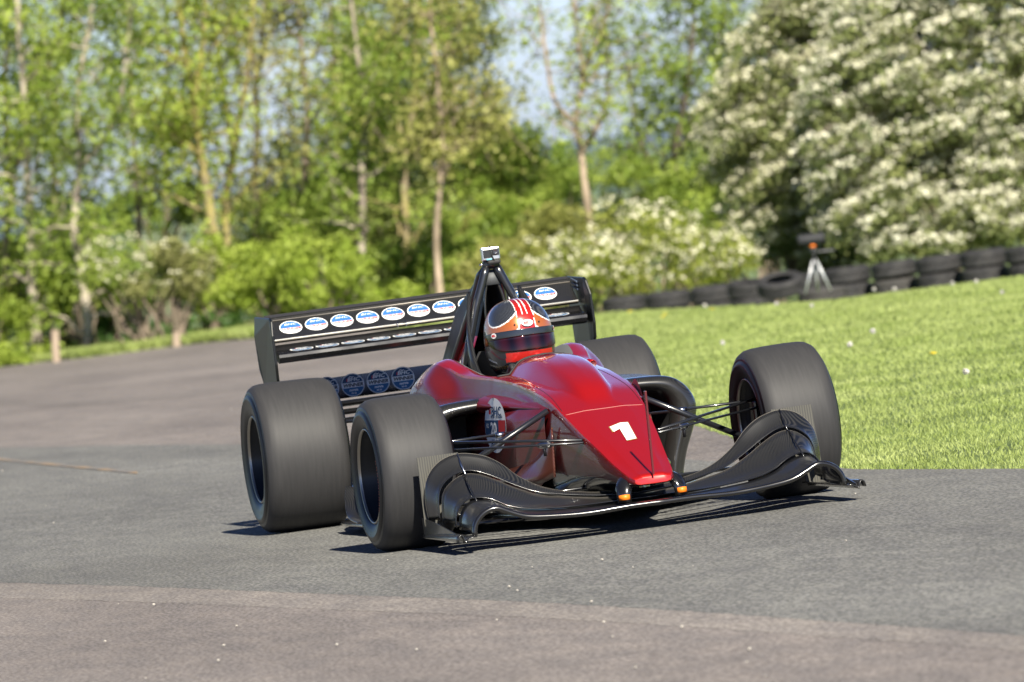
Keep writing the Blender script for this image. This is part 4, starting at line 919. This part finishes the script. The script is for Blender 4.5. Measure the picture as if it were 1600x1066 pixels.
def tree(stems, v, r0, barkm, leafm, label, leaf=.092, dens=1.0, spread=1.0, lo=.15, group='trees behind the track', name='tree', extra=None, nb=24, cat='tree'):
    """stems: lists of photo positions from the foot up; each stem is a tapered trunk in 3-D with limbs and leafy twigs"""
    tr = MB(); anchors = []; foot = None
    for si, st in enumerate(stems):
        dv = np.cumsum(rng.normal(0, .12, len(st))); P = np.array([px(x, y, v + (0 if i == 0 and si == 0 else dv[i])) for i, (x, y) in enumerate(st)])
        if si == 0: foot = P[0].copy(); g = ground(foot[0], foot[1]); P = np.vstack([[foot[0], foot[1], g - .15], P[1:]]) if g < foot[2] + 1.5 else P; foot = P[0]
        C_ = catmull(P, 5); rr0 = 1.35 * r0 * (1 if si == 0 else .62)
        rad = rr0 * (1 - .72 * np.linspace(0, 1, len(C_)) ** .8) * rng.uniform(.92, 1.1, len(C_))
        tr.tube([tuple(p) for p in C_], list(rad), 9)
        m = max(3, int(nb * (1 if si == 0 else .6)))
        for k in range(m):
            t = lo + (1 - lo) * (k + rng.uniform(0, 1)) / m; i = min(int(t * (len(C_) - 1)), len(C_) - 2); p = C_[i]
            az = rng.uniform(0, 2 * math.pi); ln_ = rng.uniform(.5, 1.35) * spread * (1.15 - .5 * t); el = rng.uniform(.1, .9)
            q = p + np.array([math.cos(az) * math.cos(el), math.sin(az) * math.cos(el), math.sin(el)]) * ln_
            bl = jit_line(p, q, 7, .35); tr.tube([tuple(a) for a in bl], list(np.linspace(rad[i] * .45, .006, 7)), 5, cap=False)
            anchors += [bl[4], bl[5], bl[6]]
            for _ in range(3):
                i2 = rng.integers(2, 6); q2 = bl[i2] + rng.normal(0, .28, 3) * spread + [0, 0, .06]; tl = jit_line(bl[i2], q2, 4, .3)
                tr.tube([tuple(a) for a in tl], [.007, .006, .005, .003], 4, cap=False); anchors += [tl[2], tl[3]]
    root = empty(name, tuple(foot)); tag(root, label, cat, group); inv = -np.array(foot)
    tr.v = [tuple(np.array(q) + inv) for q in tr.v]; tr.build('trunk', barkm, root, recalc=False)
    A = np.array(anchors); 
    if extra is not None: A = np.vstack([A, extra])
    Pl = cloud(A, max(3, int(22 * dens)), (.15 * spread ** .5, .15 * spread ** .5, .11))
    Vq, Fq = leaf_quads(Pl + inv, leaf); link('crown', mesh_np('crown', Vq, Fq), leafm, root, smooth=False)
    return root
def bush(cx, cy, v, rx, rz, leafm, label, n=900, leaf=.07, blossom=None, group='bushes along the far side of the track', lumps=16, ry=None, bm_=None, bsize=.05, name='bush', zfoot=None):
    """lumpy shrub: centre at a photo position, half width rx, half height rz (metres)"""
    c = px(cx, cy, v); g = ground(c[0], c[1]); ry = ry or rx * .7
    root = empty(name, (c[0], c[1], g)); tag(root, label, 'bush', group)
    R3 = np.array([RH, FH, [0, 0, 1]])
    lc = rng.normal(0, 1, (lumps, 3)); lc /= np.linalg.norm(lc, axis=1)[:, None]; lc[:, 2] = lc[:, 2] * .9 + .1; lc *= rng.uniform(.45, .95, lumps)[:, None]
    lc = lc * [rx, ry, rz]; lr = rng.uniform(.22, .42, lumps) * min(rx, rz * 1.4)
    base = c - [c[0], c[1], g]
    tr = MB()
    for k in range(min(lumps, 14)):
        q = lc[k] @ R3 + base; tl = jit_line(np.array([rng.normal(0, .06), rng.normal(0, .06), 0]), q, 6, .25); tr.tube([tuple(a) for a in tl], list(np.linspace(.028, .008, 6)), 5, cap=False)
    tr.build('stems', bm_ or B_grey, root, recalc=False)
    P = []; Q = []
    for k in range(lumps):
        m = int(n / lumps); d = rng.normal(0, 1, (m, 3)); d /= np.linalg.norm(d, axis=1)[:, None]; d *= rng.uniform(.35, 1.1, m)[:, None]
        P.append(lc[k] + d * lr[k] * [1, 1, .8])
        if blossom:
            m = int(n * blossom / lumps); d = rng.normal(0, 1, (max(1, m // 9), 3)); d[:, 2] = np.abs(d[:, 2]) * 1.2 + .1; d[:, 1] -= .5; d /= np.linalg.norm(d, axis=1)[:, None]
            cc = lc[k] + d * lr[k] * 1.08 * [1, 1, .85]; Q.append(cloud(cc, 9, (.05, .05, .03)))
    P = np.vstack(P) @ R3 + base; zf = .02; P = P[P[:, 2] > zf]
    Vq, Fq = leaf_quads(P, leaf); link('foliage', mesh_np('foliage', Vq, Fq), leafm, root, smooth=False)
    if blossom:
        Q = np.vstack(Q) @ R3 + base; Q = Q[Q[:, 2] > zf]; Vq, Fq = leaf_quads(Q, bsize, .6, .9); link('blossom', mesh_np('blossom', Vq, Fq), L_blos, root, smooth=False)
    return root
def hawthorn(stems, v, r0, sprays, label, leafn=150, blosn=70, blosm=None, group='hawthorn trees in blossom'):
    """sprays: (x, y, dv, half width m, tilt) arching twig masses carrying leaves below and blossom on top"""
    tr = MB(); foot = None; mids = []
    for si, st in enumerate(stems):
        P = np.array([px(x, y, v + rng.normal(0, .1) * (i > 0)) for i, (x, y) in enumerate(st)])
        if si == 0: foot = np.array([P[0][0], P[0][1], ground(P[0][0], P[0][1])])
        C_ = catmull(P, 5); tr.tube([tuple(p) for p in C_], list(r0 * (1 - .75 * np.linspace(0, 1, len(C_)))), 9); mids += list(C_)
    mids = np.array(mids); PL = []; PB = []
    for (x, y, dv, hw, tilt) in sprays:
        c = px(x, y, v + dv); j = mids[np.argmin(np.linalg.norm(mids - c, axis=1) + np.abs(mids[:, 2] - c[2] + .5) * .3)]
        bl = jit_line(j, c, 6, .15); tr.tube([tuple(a) for a in bl], list(np.linspace(.022, .006, 6)), 5, cap=False)
        t = rng.uniform(-1, 1, leafn) ; along = RH * 1.0; lat = FH
        droop = -.30 * np.sign(tilt) * t * hw * abs(tilt) - .18 * hw * t * t
        pts = c + np.outer(t * hw, along) + np.outer(rng.normal(0, .32, leafn) * hw, lat); pts[:, 2] += droop + rng.normal(0, .075, leafn) - .09; PL.append(pts)
        nc = max(2, blosn // 8); t = rng.uniform(-1, 1, nc); cc = c + np.outer(t * hw, along) + np.outer(rng.normal(-.12, .3, nc) * hw, lat); cc[:, 2] += -.30 * np.sign(tilt) * t * hw * abs(tilt) - .18 * hw * t * t + rng.uniform(-.05, .05, nc)
        PB.append(cloud(cc, 8, (.04, .04, .022)))
    root = empty('hawthorn_tree', tuple(foot)); tag(root, label, 'tree', group); tr.v = [tuple(np.array(q) - foot) for q in tr.v]
    tr.build('trunk', B_grey, root, recalc=False)
    Vq, Fq = leaf_quads(np.vstack(PL) - foot, .065); link('crown', mesh_np('crown', Vq, Fq), L_haw, root, smooth=False)
    Vq, Fq = leaf_quads(np.vstack(PB) - foot, .045, .6, .9); link('blossom', mesh_np('blossom', Vq, Fq), blosm or L_blos, root, smooth=False)
    return root

# ---- trees, left to right
tree([[(8, 590), (6, 430), (16, 300), (8, 150), (12, 30), (0, -90)], [(16, 300), (40, 200), (60, 90), (70, -60)]], 109, .05, B_grey, L_mid, 'slender leafy tree at the very left edge of the photo', dens=.85)
tree([[(58, 570), (50, 430), (44, 300), (40, 180), (30, 60), (24, -80)]], 107, .062, B_pale, L_lime, 'pale barked birch second from the left, in bright leaf', dens=.85)
tree([[(130, 590), (138, 520), (128, 430), (116, 360), (124, 260), (122, 140), (140, 40), (150, -80)], [(124, 260), (180, 190), (200, 60), (215, -60)]], 105, .06, B_pale, L_mid, 'pale leaning trunk rising right of the leftmost birch', dens=.85)
tree([[(217, 540), (219, 440), (216, 330), (210, 240), (204, 120), (196, -60)]], 112, .05, B_pink, L_lime, 'thin bare lower trunk standing above the small left hawthorn', dens=.5, lo=.4)
tree([[(348, 560), (343, 440), (330, 340), (316, 250), (302, 160), (286, 60), (270, -80)], [(302, 160), (318, 60), (322, -60)], [(316, 250), (290, 215), (262, 190)]], 108, .075, B_moss, L_lime, 'mossy yellow trunk that leans left towards its top', dens=.5, lo=.3)
tree([[(362, 560), (356, 440), (352, 330), (364, 240), (384, 130), (394, 40), (398, -80)], [(364, 240), (350, 150), (336, 40), (334, -60)]], 109, .065, B_moss, L_olive, 'mossy trunk leaning right beside the left leaning one', dens=.4, lo=.3)
tree([[(402, 520), (398, 330), (402, 200), (400, 115), (424, 50), (452, 0), (470, -60)], [(400, 115), (388, 50), (366, -20)], [(402, 130), (412, 60), (424, -60)]], 113, .05, B_dark, L_olive, 'dark bare forked branches fanning out against the sky', dens=.2, lo=.45)
tree([[(486, 560), (480, 420), (474, 300), (480, 180), (470, 60), (462, -80)]], 110, .05, B_grey, L_olive, 'grey brown trunk with thin olive leaves left of the white birch', dens=.5)
tree([[(556, 560), (562, 440), (566, 330), (566, 250), (572, 180), (558, 80), (540, -80)]], 106, .058, B_pale, L_mid, 'white barked birch standing behind the rear wing', dens=.9, lo=.3)
tree([[(632, 560), (634, 400), (630, 260), (618, 140), (618, 30), (612, -80)], [(630, 260), (650, 130), (646, 30), (660, -60)]], 111, .055, B_moss, L_mid, 'mossy trunk between the two birches', dens=.7)
tree([[(728, 520), (716, 400), (700, 260), (686, 150), (700, 50), (690, -60)], [(716, 400), (660, 250), (600, 160)]], 114, .06, B_dark, L_dark, 'dense dark green tree in the middle of the photo', dens=1.8, spread=1.15, lo=.35, nb=26)
tree([[(692, 540), (688, 470), (682, 380), (686, 300), (692, 235), (684, 130), (672, 20), (668, -80)], [(686, 290), (706, 245), (716, 225)]], 105, .045, B_pink, L_olive, 'thin pinkish birch with a small fork left of the action camera', dens=.6, lo=.5)
tree([[(940, 470), (926, 380), (915, 300), (908, 240), (900, 190), (910, 120), (900, 40), (890, -80)], [(905, 195), (868, 160), (852, 80), (842, 0), (834, -80)], [(908, 240), (946, 170), (950, 60)], [(908, 120), (934, 60), (950, 10), (955, -60)]], 110, .05, B_pink, L_lime, 'tall pale trunk forking into bare yellowish limbs against the sky', dens=.25, lo=.42, nb=20)
tree([[(1052, 480), (1046, 360), (1056, 240), (1076, 120), (1084, 20), (1080, -80)], [(1056, 240), (1110, 150), (1130, 40), (1140, -60)], [(1046, 300), (1000, 220), (985, 140), (975, 60)]], 113, .05, B_dark, L_mid, 'green leaved tree between the tall forked trunk and the hawthorns', dens=.6, spread=1.05, lo=.3)
tree([[(820, 500), (816, 400), (810, 300), (800, 240)], [(812, 330), (780, 270), (760, 250)]], 113, .03, B_grey, L_mid, 'low thin sapling right of the thin pinkish birch', dens=.9, spread=.7, lo=.3)
tree([[(1140, 470), (1130, 360), (1120, 260), (1150, 170), (1150, 40)]], 115, .05, B_dark, L_dark, 'dark tree hidden behind the left side of the hawthorns', dens=1.5, lo=.1)
tree([[(250, 560), (256, 420), (262, 300), (254, 200), (262, 60), (250, -60)]], 118, .05, B_grey, L_mid, 'background tree between the thin bare trunk and the mossy trunks', dens=.45, lo=.25)
tree([[(520, 560), (520, 400), (530, 280), (526, 150), (516, 30), (520, -60)]], 118, .05, B_grey, L_mid, 'background tree just left of the white birch', dens=1.1, lo=.2)
tree([[(100, 560), (90, 400), (84, 250), (90, 120), (96, 0), (90, -70)]], 118, .05, B_grey, L_dark, 'shaded background tree behind the leftmost birch', dens=1.2, lo=.1)
tree([[(600, 560), (596, 400), (600, 280), (590, 160), (580, 60)]], 120, .05, B_dark, L_dark, 'shaded background tree behind the white birch', dens=1.4, lo=.1)
tree([[(420, 560), (424, 440), (430, 350), (440, 250)]], 119, .045, B_dark, L_dark, 'shaded background tree behind the bare forked branches', dens=1.3, lo=.05)
# ---- understory bushes
U = [(-20, 520, 106, .75, .75, L_lime, 'bright lime bush at the left edge beside the wooden post'), (60, 480, 109, .8, .9, L_olive, 'brownish olive bush behind the pale wooden post'),
     (120, 440, 107, .75, .55, L_lime, 'lime bush around the foot of the pale leaning trunk'), (330, 430, 107, .7, .7, L_lime, 'lime bush at the foot of the mossy trunks'),
     (420, 440, 105, .8, .75, L_lime, 'bright lime bush above the left end of the rear wing'), (505, 430, 104, .75, .6, L_lime, 'bright lime bush right of the one above the wing end'),
     (460, 350, 110, .9, .8, L_mid, 'mid green bush behind the two lime bushes'), (600, 440, 107, .75, .75, L_mid, 'mid green bush behind the middle of the rear wing'),
     (690, 450, 106, .7, .55, L_mid, 'low green bush under the thin pinkish birch'), (640, 370, 112, 1.0, .9, L_dark, 'shady bush in the gap behind the white birch'),
     (770, 430, 106, .8, .65, L_olive, 'olive bush just left of the action camera'), (860, 470, 103, .8, .5, L_mid, 'low green bush right of the driver, under the flowering bush'),
     (800, 350, 111, .8, .55, L_mid, 'green bush in the gap behind the action camera'), (720, 370, 112, .7, .45, L_olive, 'olive scrub behind the thin pinkish birch'), (880, 370, 110, .8, .55, L_olive, 'olive bush at the foot of the tall forked trunk'),
     (180, 530, 108, 1.0, .35, L_fern, 'dark green weeds between the two wooden posts'), (330, 515, 107, .9, .30, L_fern, 'dark green weeds right of the short post'), (30, 560, 104, .6, .3, L_lime, 'low lime growth below the left wooden post'),
     (230, 330, 118, 1.1, .45, L_mid, 'green bush seen low behind the left trunks'), (560, 300, 116, 1.2, .9, L_mid, 'green bush mass behind the white birch trunk'),
     (600, 480, 104.5, .7, .45, L_lime, 'low lime bush behind the centre of the rear wing'), (690, 400, 108, .7, .55, L_mid, 'green bush around the trunk of the thin pinkish birch'), (160, 470, 108, .9, .6, L_mid, 'green bush between the leaning trunk and the small hawthorn'), (830, 290, 118, 1.2, .5, L_mid, 'distant green scrub left of the tall forked trunk'), (930, 270, 119, 1.1, .6, L_mid, 'distant green scrub right of the tall forked trunk'), (745, 300, 119, .9, .4, L_lime, 'pale sunlit scrub in the gap right of the thin birch'), (80, 400, 112, 1.0, .8, L_mid, 'green bush behind the two leftmost birches'),
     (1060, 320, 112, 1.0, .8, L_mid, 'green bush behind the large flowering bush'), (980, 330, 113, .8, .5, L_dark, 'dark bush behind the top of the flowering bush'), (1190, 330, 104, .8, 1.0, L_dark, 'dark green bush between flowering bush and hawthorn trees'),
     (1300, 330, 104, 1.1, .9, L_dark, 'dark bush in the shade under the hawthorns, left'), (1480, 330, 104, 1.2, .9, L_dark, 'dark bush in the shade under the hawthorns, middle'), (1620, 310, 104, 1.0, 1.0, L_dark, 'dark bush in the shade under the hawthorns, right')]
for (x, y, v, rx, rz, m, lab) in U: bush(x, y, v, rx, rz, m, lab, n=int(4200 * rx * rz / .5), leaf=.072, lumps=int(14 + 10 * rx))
bush(205, 420, 104, .85, .42, L_mid, 'small pale hawthorn bush with cream blossom on its top left', n=3200, blossom=.35, lumps=26); bush(265, 435, 103.5, .65, .5, leaf_mat('pale cream green leaves', (.20, .22, .06), (.36, .36, .15), 3, .4), 'pale cream green bush between the posts and the mossy trunk', n=3200, blossom=.10, lumps=18)
# ---- hedgerow woods that carry on beyond both edges of the photo (the bodywork reflects them)
def wood(name, u0, u1, v0, v1, hgt, n, m, label):
    U_ = rng.uniform(0, 1, n); u = u0 + (u1 - u0) * U_; lump = np.sin(u * 1.3) * .5 + np.sin(u * .47 + 1) * .5; vv_ = v0 + (v1 - v0) * U_ + rng.normal(0, 2.2, n)
    z = terr(u, vv_) + rng.uniform(0, 1, n) * (hgt + 1.3 * lump) ; x, y = world(u, vv_)
    Vq, Fq = leaf_quads(np.stack([x, y, z], -1), .34); o = link(name, mesh_np(name, Vq, Fq), m, smooth=False); tag(o, label, 'hedgerow', kind='stuff')
wood('hedgerow', -9.5, -80, 106, 60, 15, 52000, L_mid, 'green hedgerow wood carrying on left of the track'); wood('hedgerow', 9.5, 70, 100, 30, 6, 22000, L_mid, 'green hedgerow wood carrying on right of the hawthorns')
# ---- flowering bush beside the roll hoop
for (x, y, v, rx, rz, lab) in ((1010, 402, 94, 1.25, .64, 'large rounded green bush covered in white blossom, middle part behind the rear wing'), (900, 430, 93, .80, .48, 'low left part of the white flowering bush beside the driver'), (1125, 425, 92.5, .72, .42, 'low right part of the white flowering bush above the tyres')):
    bush(x, y, v, rx, rz, leaf_mat('fresh hawthorn leaves', (.18, .23, .03), (.38, .42, .08), 3, .38), lab, n=int(6500 * rx * rz), leaf=.06, blossom=.36, lumps=int(34 * rx + 6), bsize=.048, group='white flowering bushes')
# ---- big hawthorns on the right
def spray_field(n, xr, top, bot, seed, dens=None):
    r = np.random.default_rng(seed); out = []
    while len(out) < n:
        x = r.uniform(*xr); y = r.uniform(-90, 400); 
        if y < top(x) or y > bot(x): continue
        out.append((x, y, r.uniform(-1.3, 1.0), r.uniform(.16, .40), -1 if x < 1420 else r.choice([-1, 1]) * .7))
    return out
topA = lambda x: np.interp(x, [1110, 1150, 1200, 1270, 1340], [150, 60, -20, -60, -90]); botA = lambda x: np.interp(x, [1110, 1150, 1200, 1300, 1400], [200, 345, 395, 400, 380])
topB = lambda x: np.interp(x, [1260, 1330, 1450, 1700], [60, -20, -90, -90]); botB = lambda x: np.interp(x, [1260, 1300, 1380, 1450, 1520, 1600, 1700], [180, 345, 388, 385, 375, 350, 345])
hawthorn([[(1245, 450), (1240, 380), (1228, 300), (1250, 200), (1262, 90), (1270, -20)], [(1228, 300), (1180, 240), (1140, 200)], [(1250, 200), (1320, 130), (1350, 40)]], 97, .04, spray_field(520, (1110, 1400), topA, botA, 3), 'left hawthorn tree, its blossom cream and sparser, right of the green leaved tree', 100, 84, L_blos)
hawthorn([[(1480, 450), (1470, 360), (1480, 250), (1470, 120), (1500, 0), (1510, -90)], [(1480, 250), (1400, 170), (1350, 110)], [(1480, 250), (1560, 160), (1620, 60)], [(1470, 330), (1540, 280), (1640, 240)]], 94, .055, spray_field(760, (1270, 1700), topB, botB, 5), 'right hawthorn tree, thick with white blossom, filling the top right corner', 105, 120, L_blos2)
# ---- dandelions in the lawn
M_clock = leaf_mat('dandelion clock fluff', (.62, .60, .56), (.72, .70, .66), 20, .3); M_dand = mat('dandelion yellow', (.85, .72, .06), .7); M_stem = mat('flower stem', (.16, .22, .06), .7)
def dandelion(x, y, kind, label):
    g = ground_px(x, y + 14); r_ = .012 if kind else .014; h = .10 if kind else .05
    root = empty('dandelion', tuple(g)); tag(root, label, 'flower', 'dandelion seed heads in the grass' if kind else 'yellow dandelions in the grass')
    MB().tube([(0, 0, 0), (.004, .003, h * .5), (.0, .006, h)], .0022, 5).build('stem', M_stem, root)
    if kind:
        P = rng.normal(0, 1, (70, 3)); P /= np.linalg.norm(P, axis=1)[:, None]; Vq, Fq = leaf_quads(P * r_ + [0, .006, h + r_ * .8], .014, 0, .9); link('seed_head', mesh_np('seed_head', Vq, Fq), M_clock, root, smooth=False)
    else:
        P = rng.normal(0, 1, (50, 3)); P[:, 2] = np.abs(P[:, 2]) * .3; P /= np.linalg.norm(P, axis=1)[:, None]; Vq, Fq = leaf_quads(P * r_ * [1, 1, .4] + [0, .006, h], .018, 1.5, .6); link('flower_head', mesh_np('flower_head', Vq, Fq), M_dand, root, smooth=False)
HD = [(1003, 463, 'seed head furthest left, just right of the rear wing endplate'), (1016, 470, 'seed head beside the yellow flower right of the rear wing'), (1084, 462, 'seed head before the lower left tyres'), (1103, 483, 'seed head in the lawn below the low tyres'), (1215, 482, 'tall seed head in the lawn left below the tripod'), (1270, 486, 'seed head in the lawn below the tripod'), (1332, 446, 'tall seed head against the tyres just right of the tripod'), (1367, 459, 'seed head below the fourth stack from the right'), (1399, 459, 'seed head below the gap right of the fourth stack'), (1490, 450, 'seed head before the third stack from the right'), (1527, 447, 'seed head before the second stack from the right'), (1568, 467, 'pale seed head in the lawn at the top right corner of the grass'), (1131, 548, 'seed head just left of the top of the left front wheel'), (1330, 554, 'seed head right of the left front wheel top, on open lawn'), (1512, 602, 'lone seed head nearest the right edge, mid lawn'), (1366, 531, 'small seed head on open lawn above the left front wheel')]
for x, y, lab in HD: dandelion(x, y, 1, 'dandelion ' + lab)
for x, y, lab in ((985, 481, 'yellow dandelion closest to the rear wing endplate'), (1040, 486, 'upper of two yellow dandelions close together'), (1036, 490, 'lower of two yellow dandelions close together'), (1113, 478, 'yellow dandelion below the low tyres'), (1458, 552, 'lone yellow dandelion on the open lawn at the right')): dandelion(x, y, 0, lab)
# ---- loose stones on the tarmac
Pg = MB()
for _ in range(70):
    x, y = rng.uniform(-50, 1650), rng.uniform(600, 1066) if rng.uniform() < .8 else rng.uniform(570, 700)
    if y < 745 and x > 1000: continue
    g = ground_px(x, y); s_ = rng.uniform(.003, .007); Pg.lathe([(0, -s_ * .5), (s_ * .9, -s_ * .3), (s_, .2 * s_), (s_ * .5, s_ * .7), (0, s_ * .8)], (g[0], g[1], g[2] + .010 + s_ * .4), (rng.normal(0, .3), rng.normal(0, .3), 1), 6)
o = Pg.build('gravel', mat('pale grit', (.32, .30, .27), .9)); tag(o, 'scattered pale grit on the tarmac', 'grit', kind='stuff')
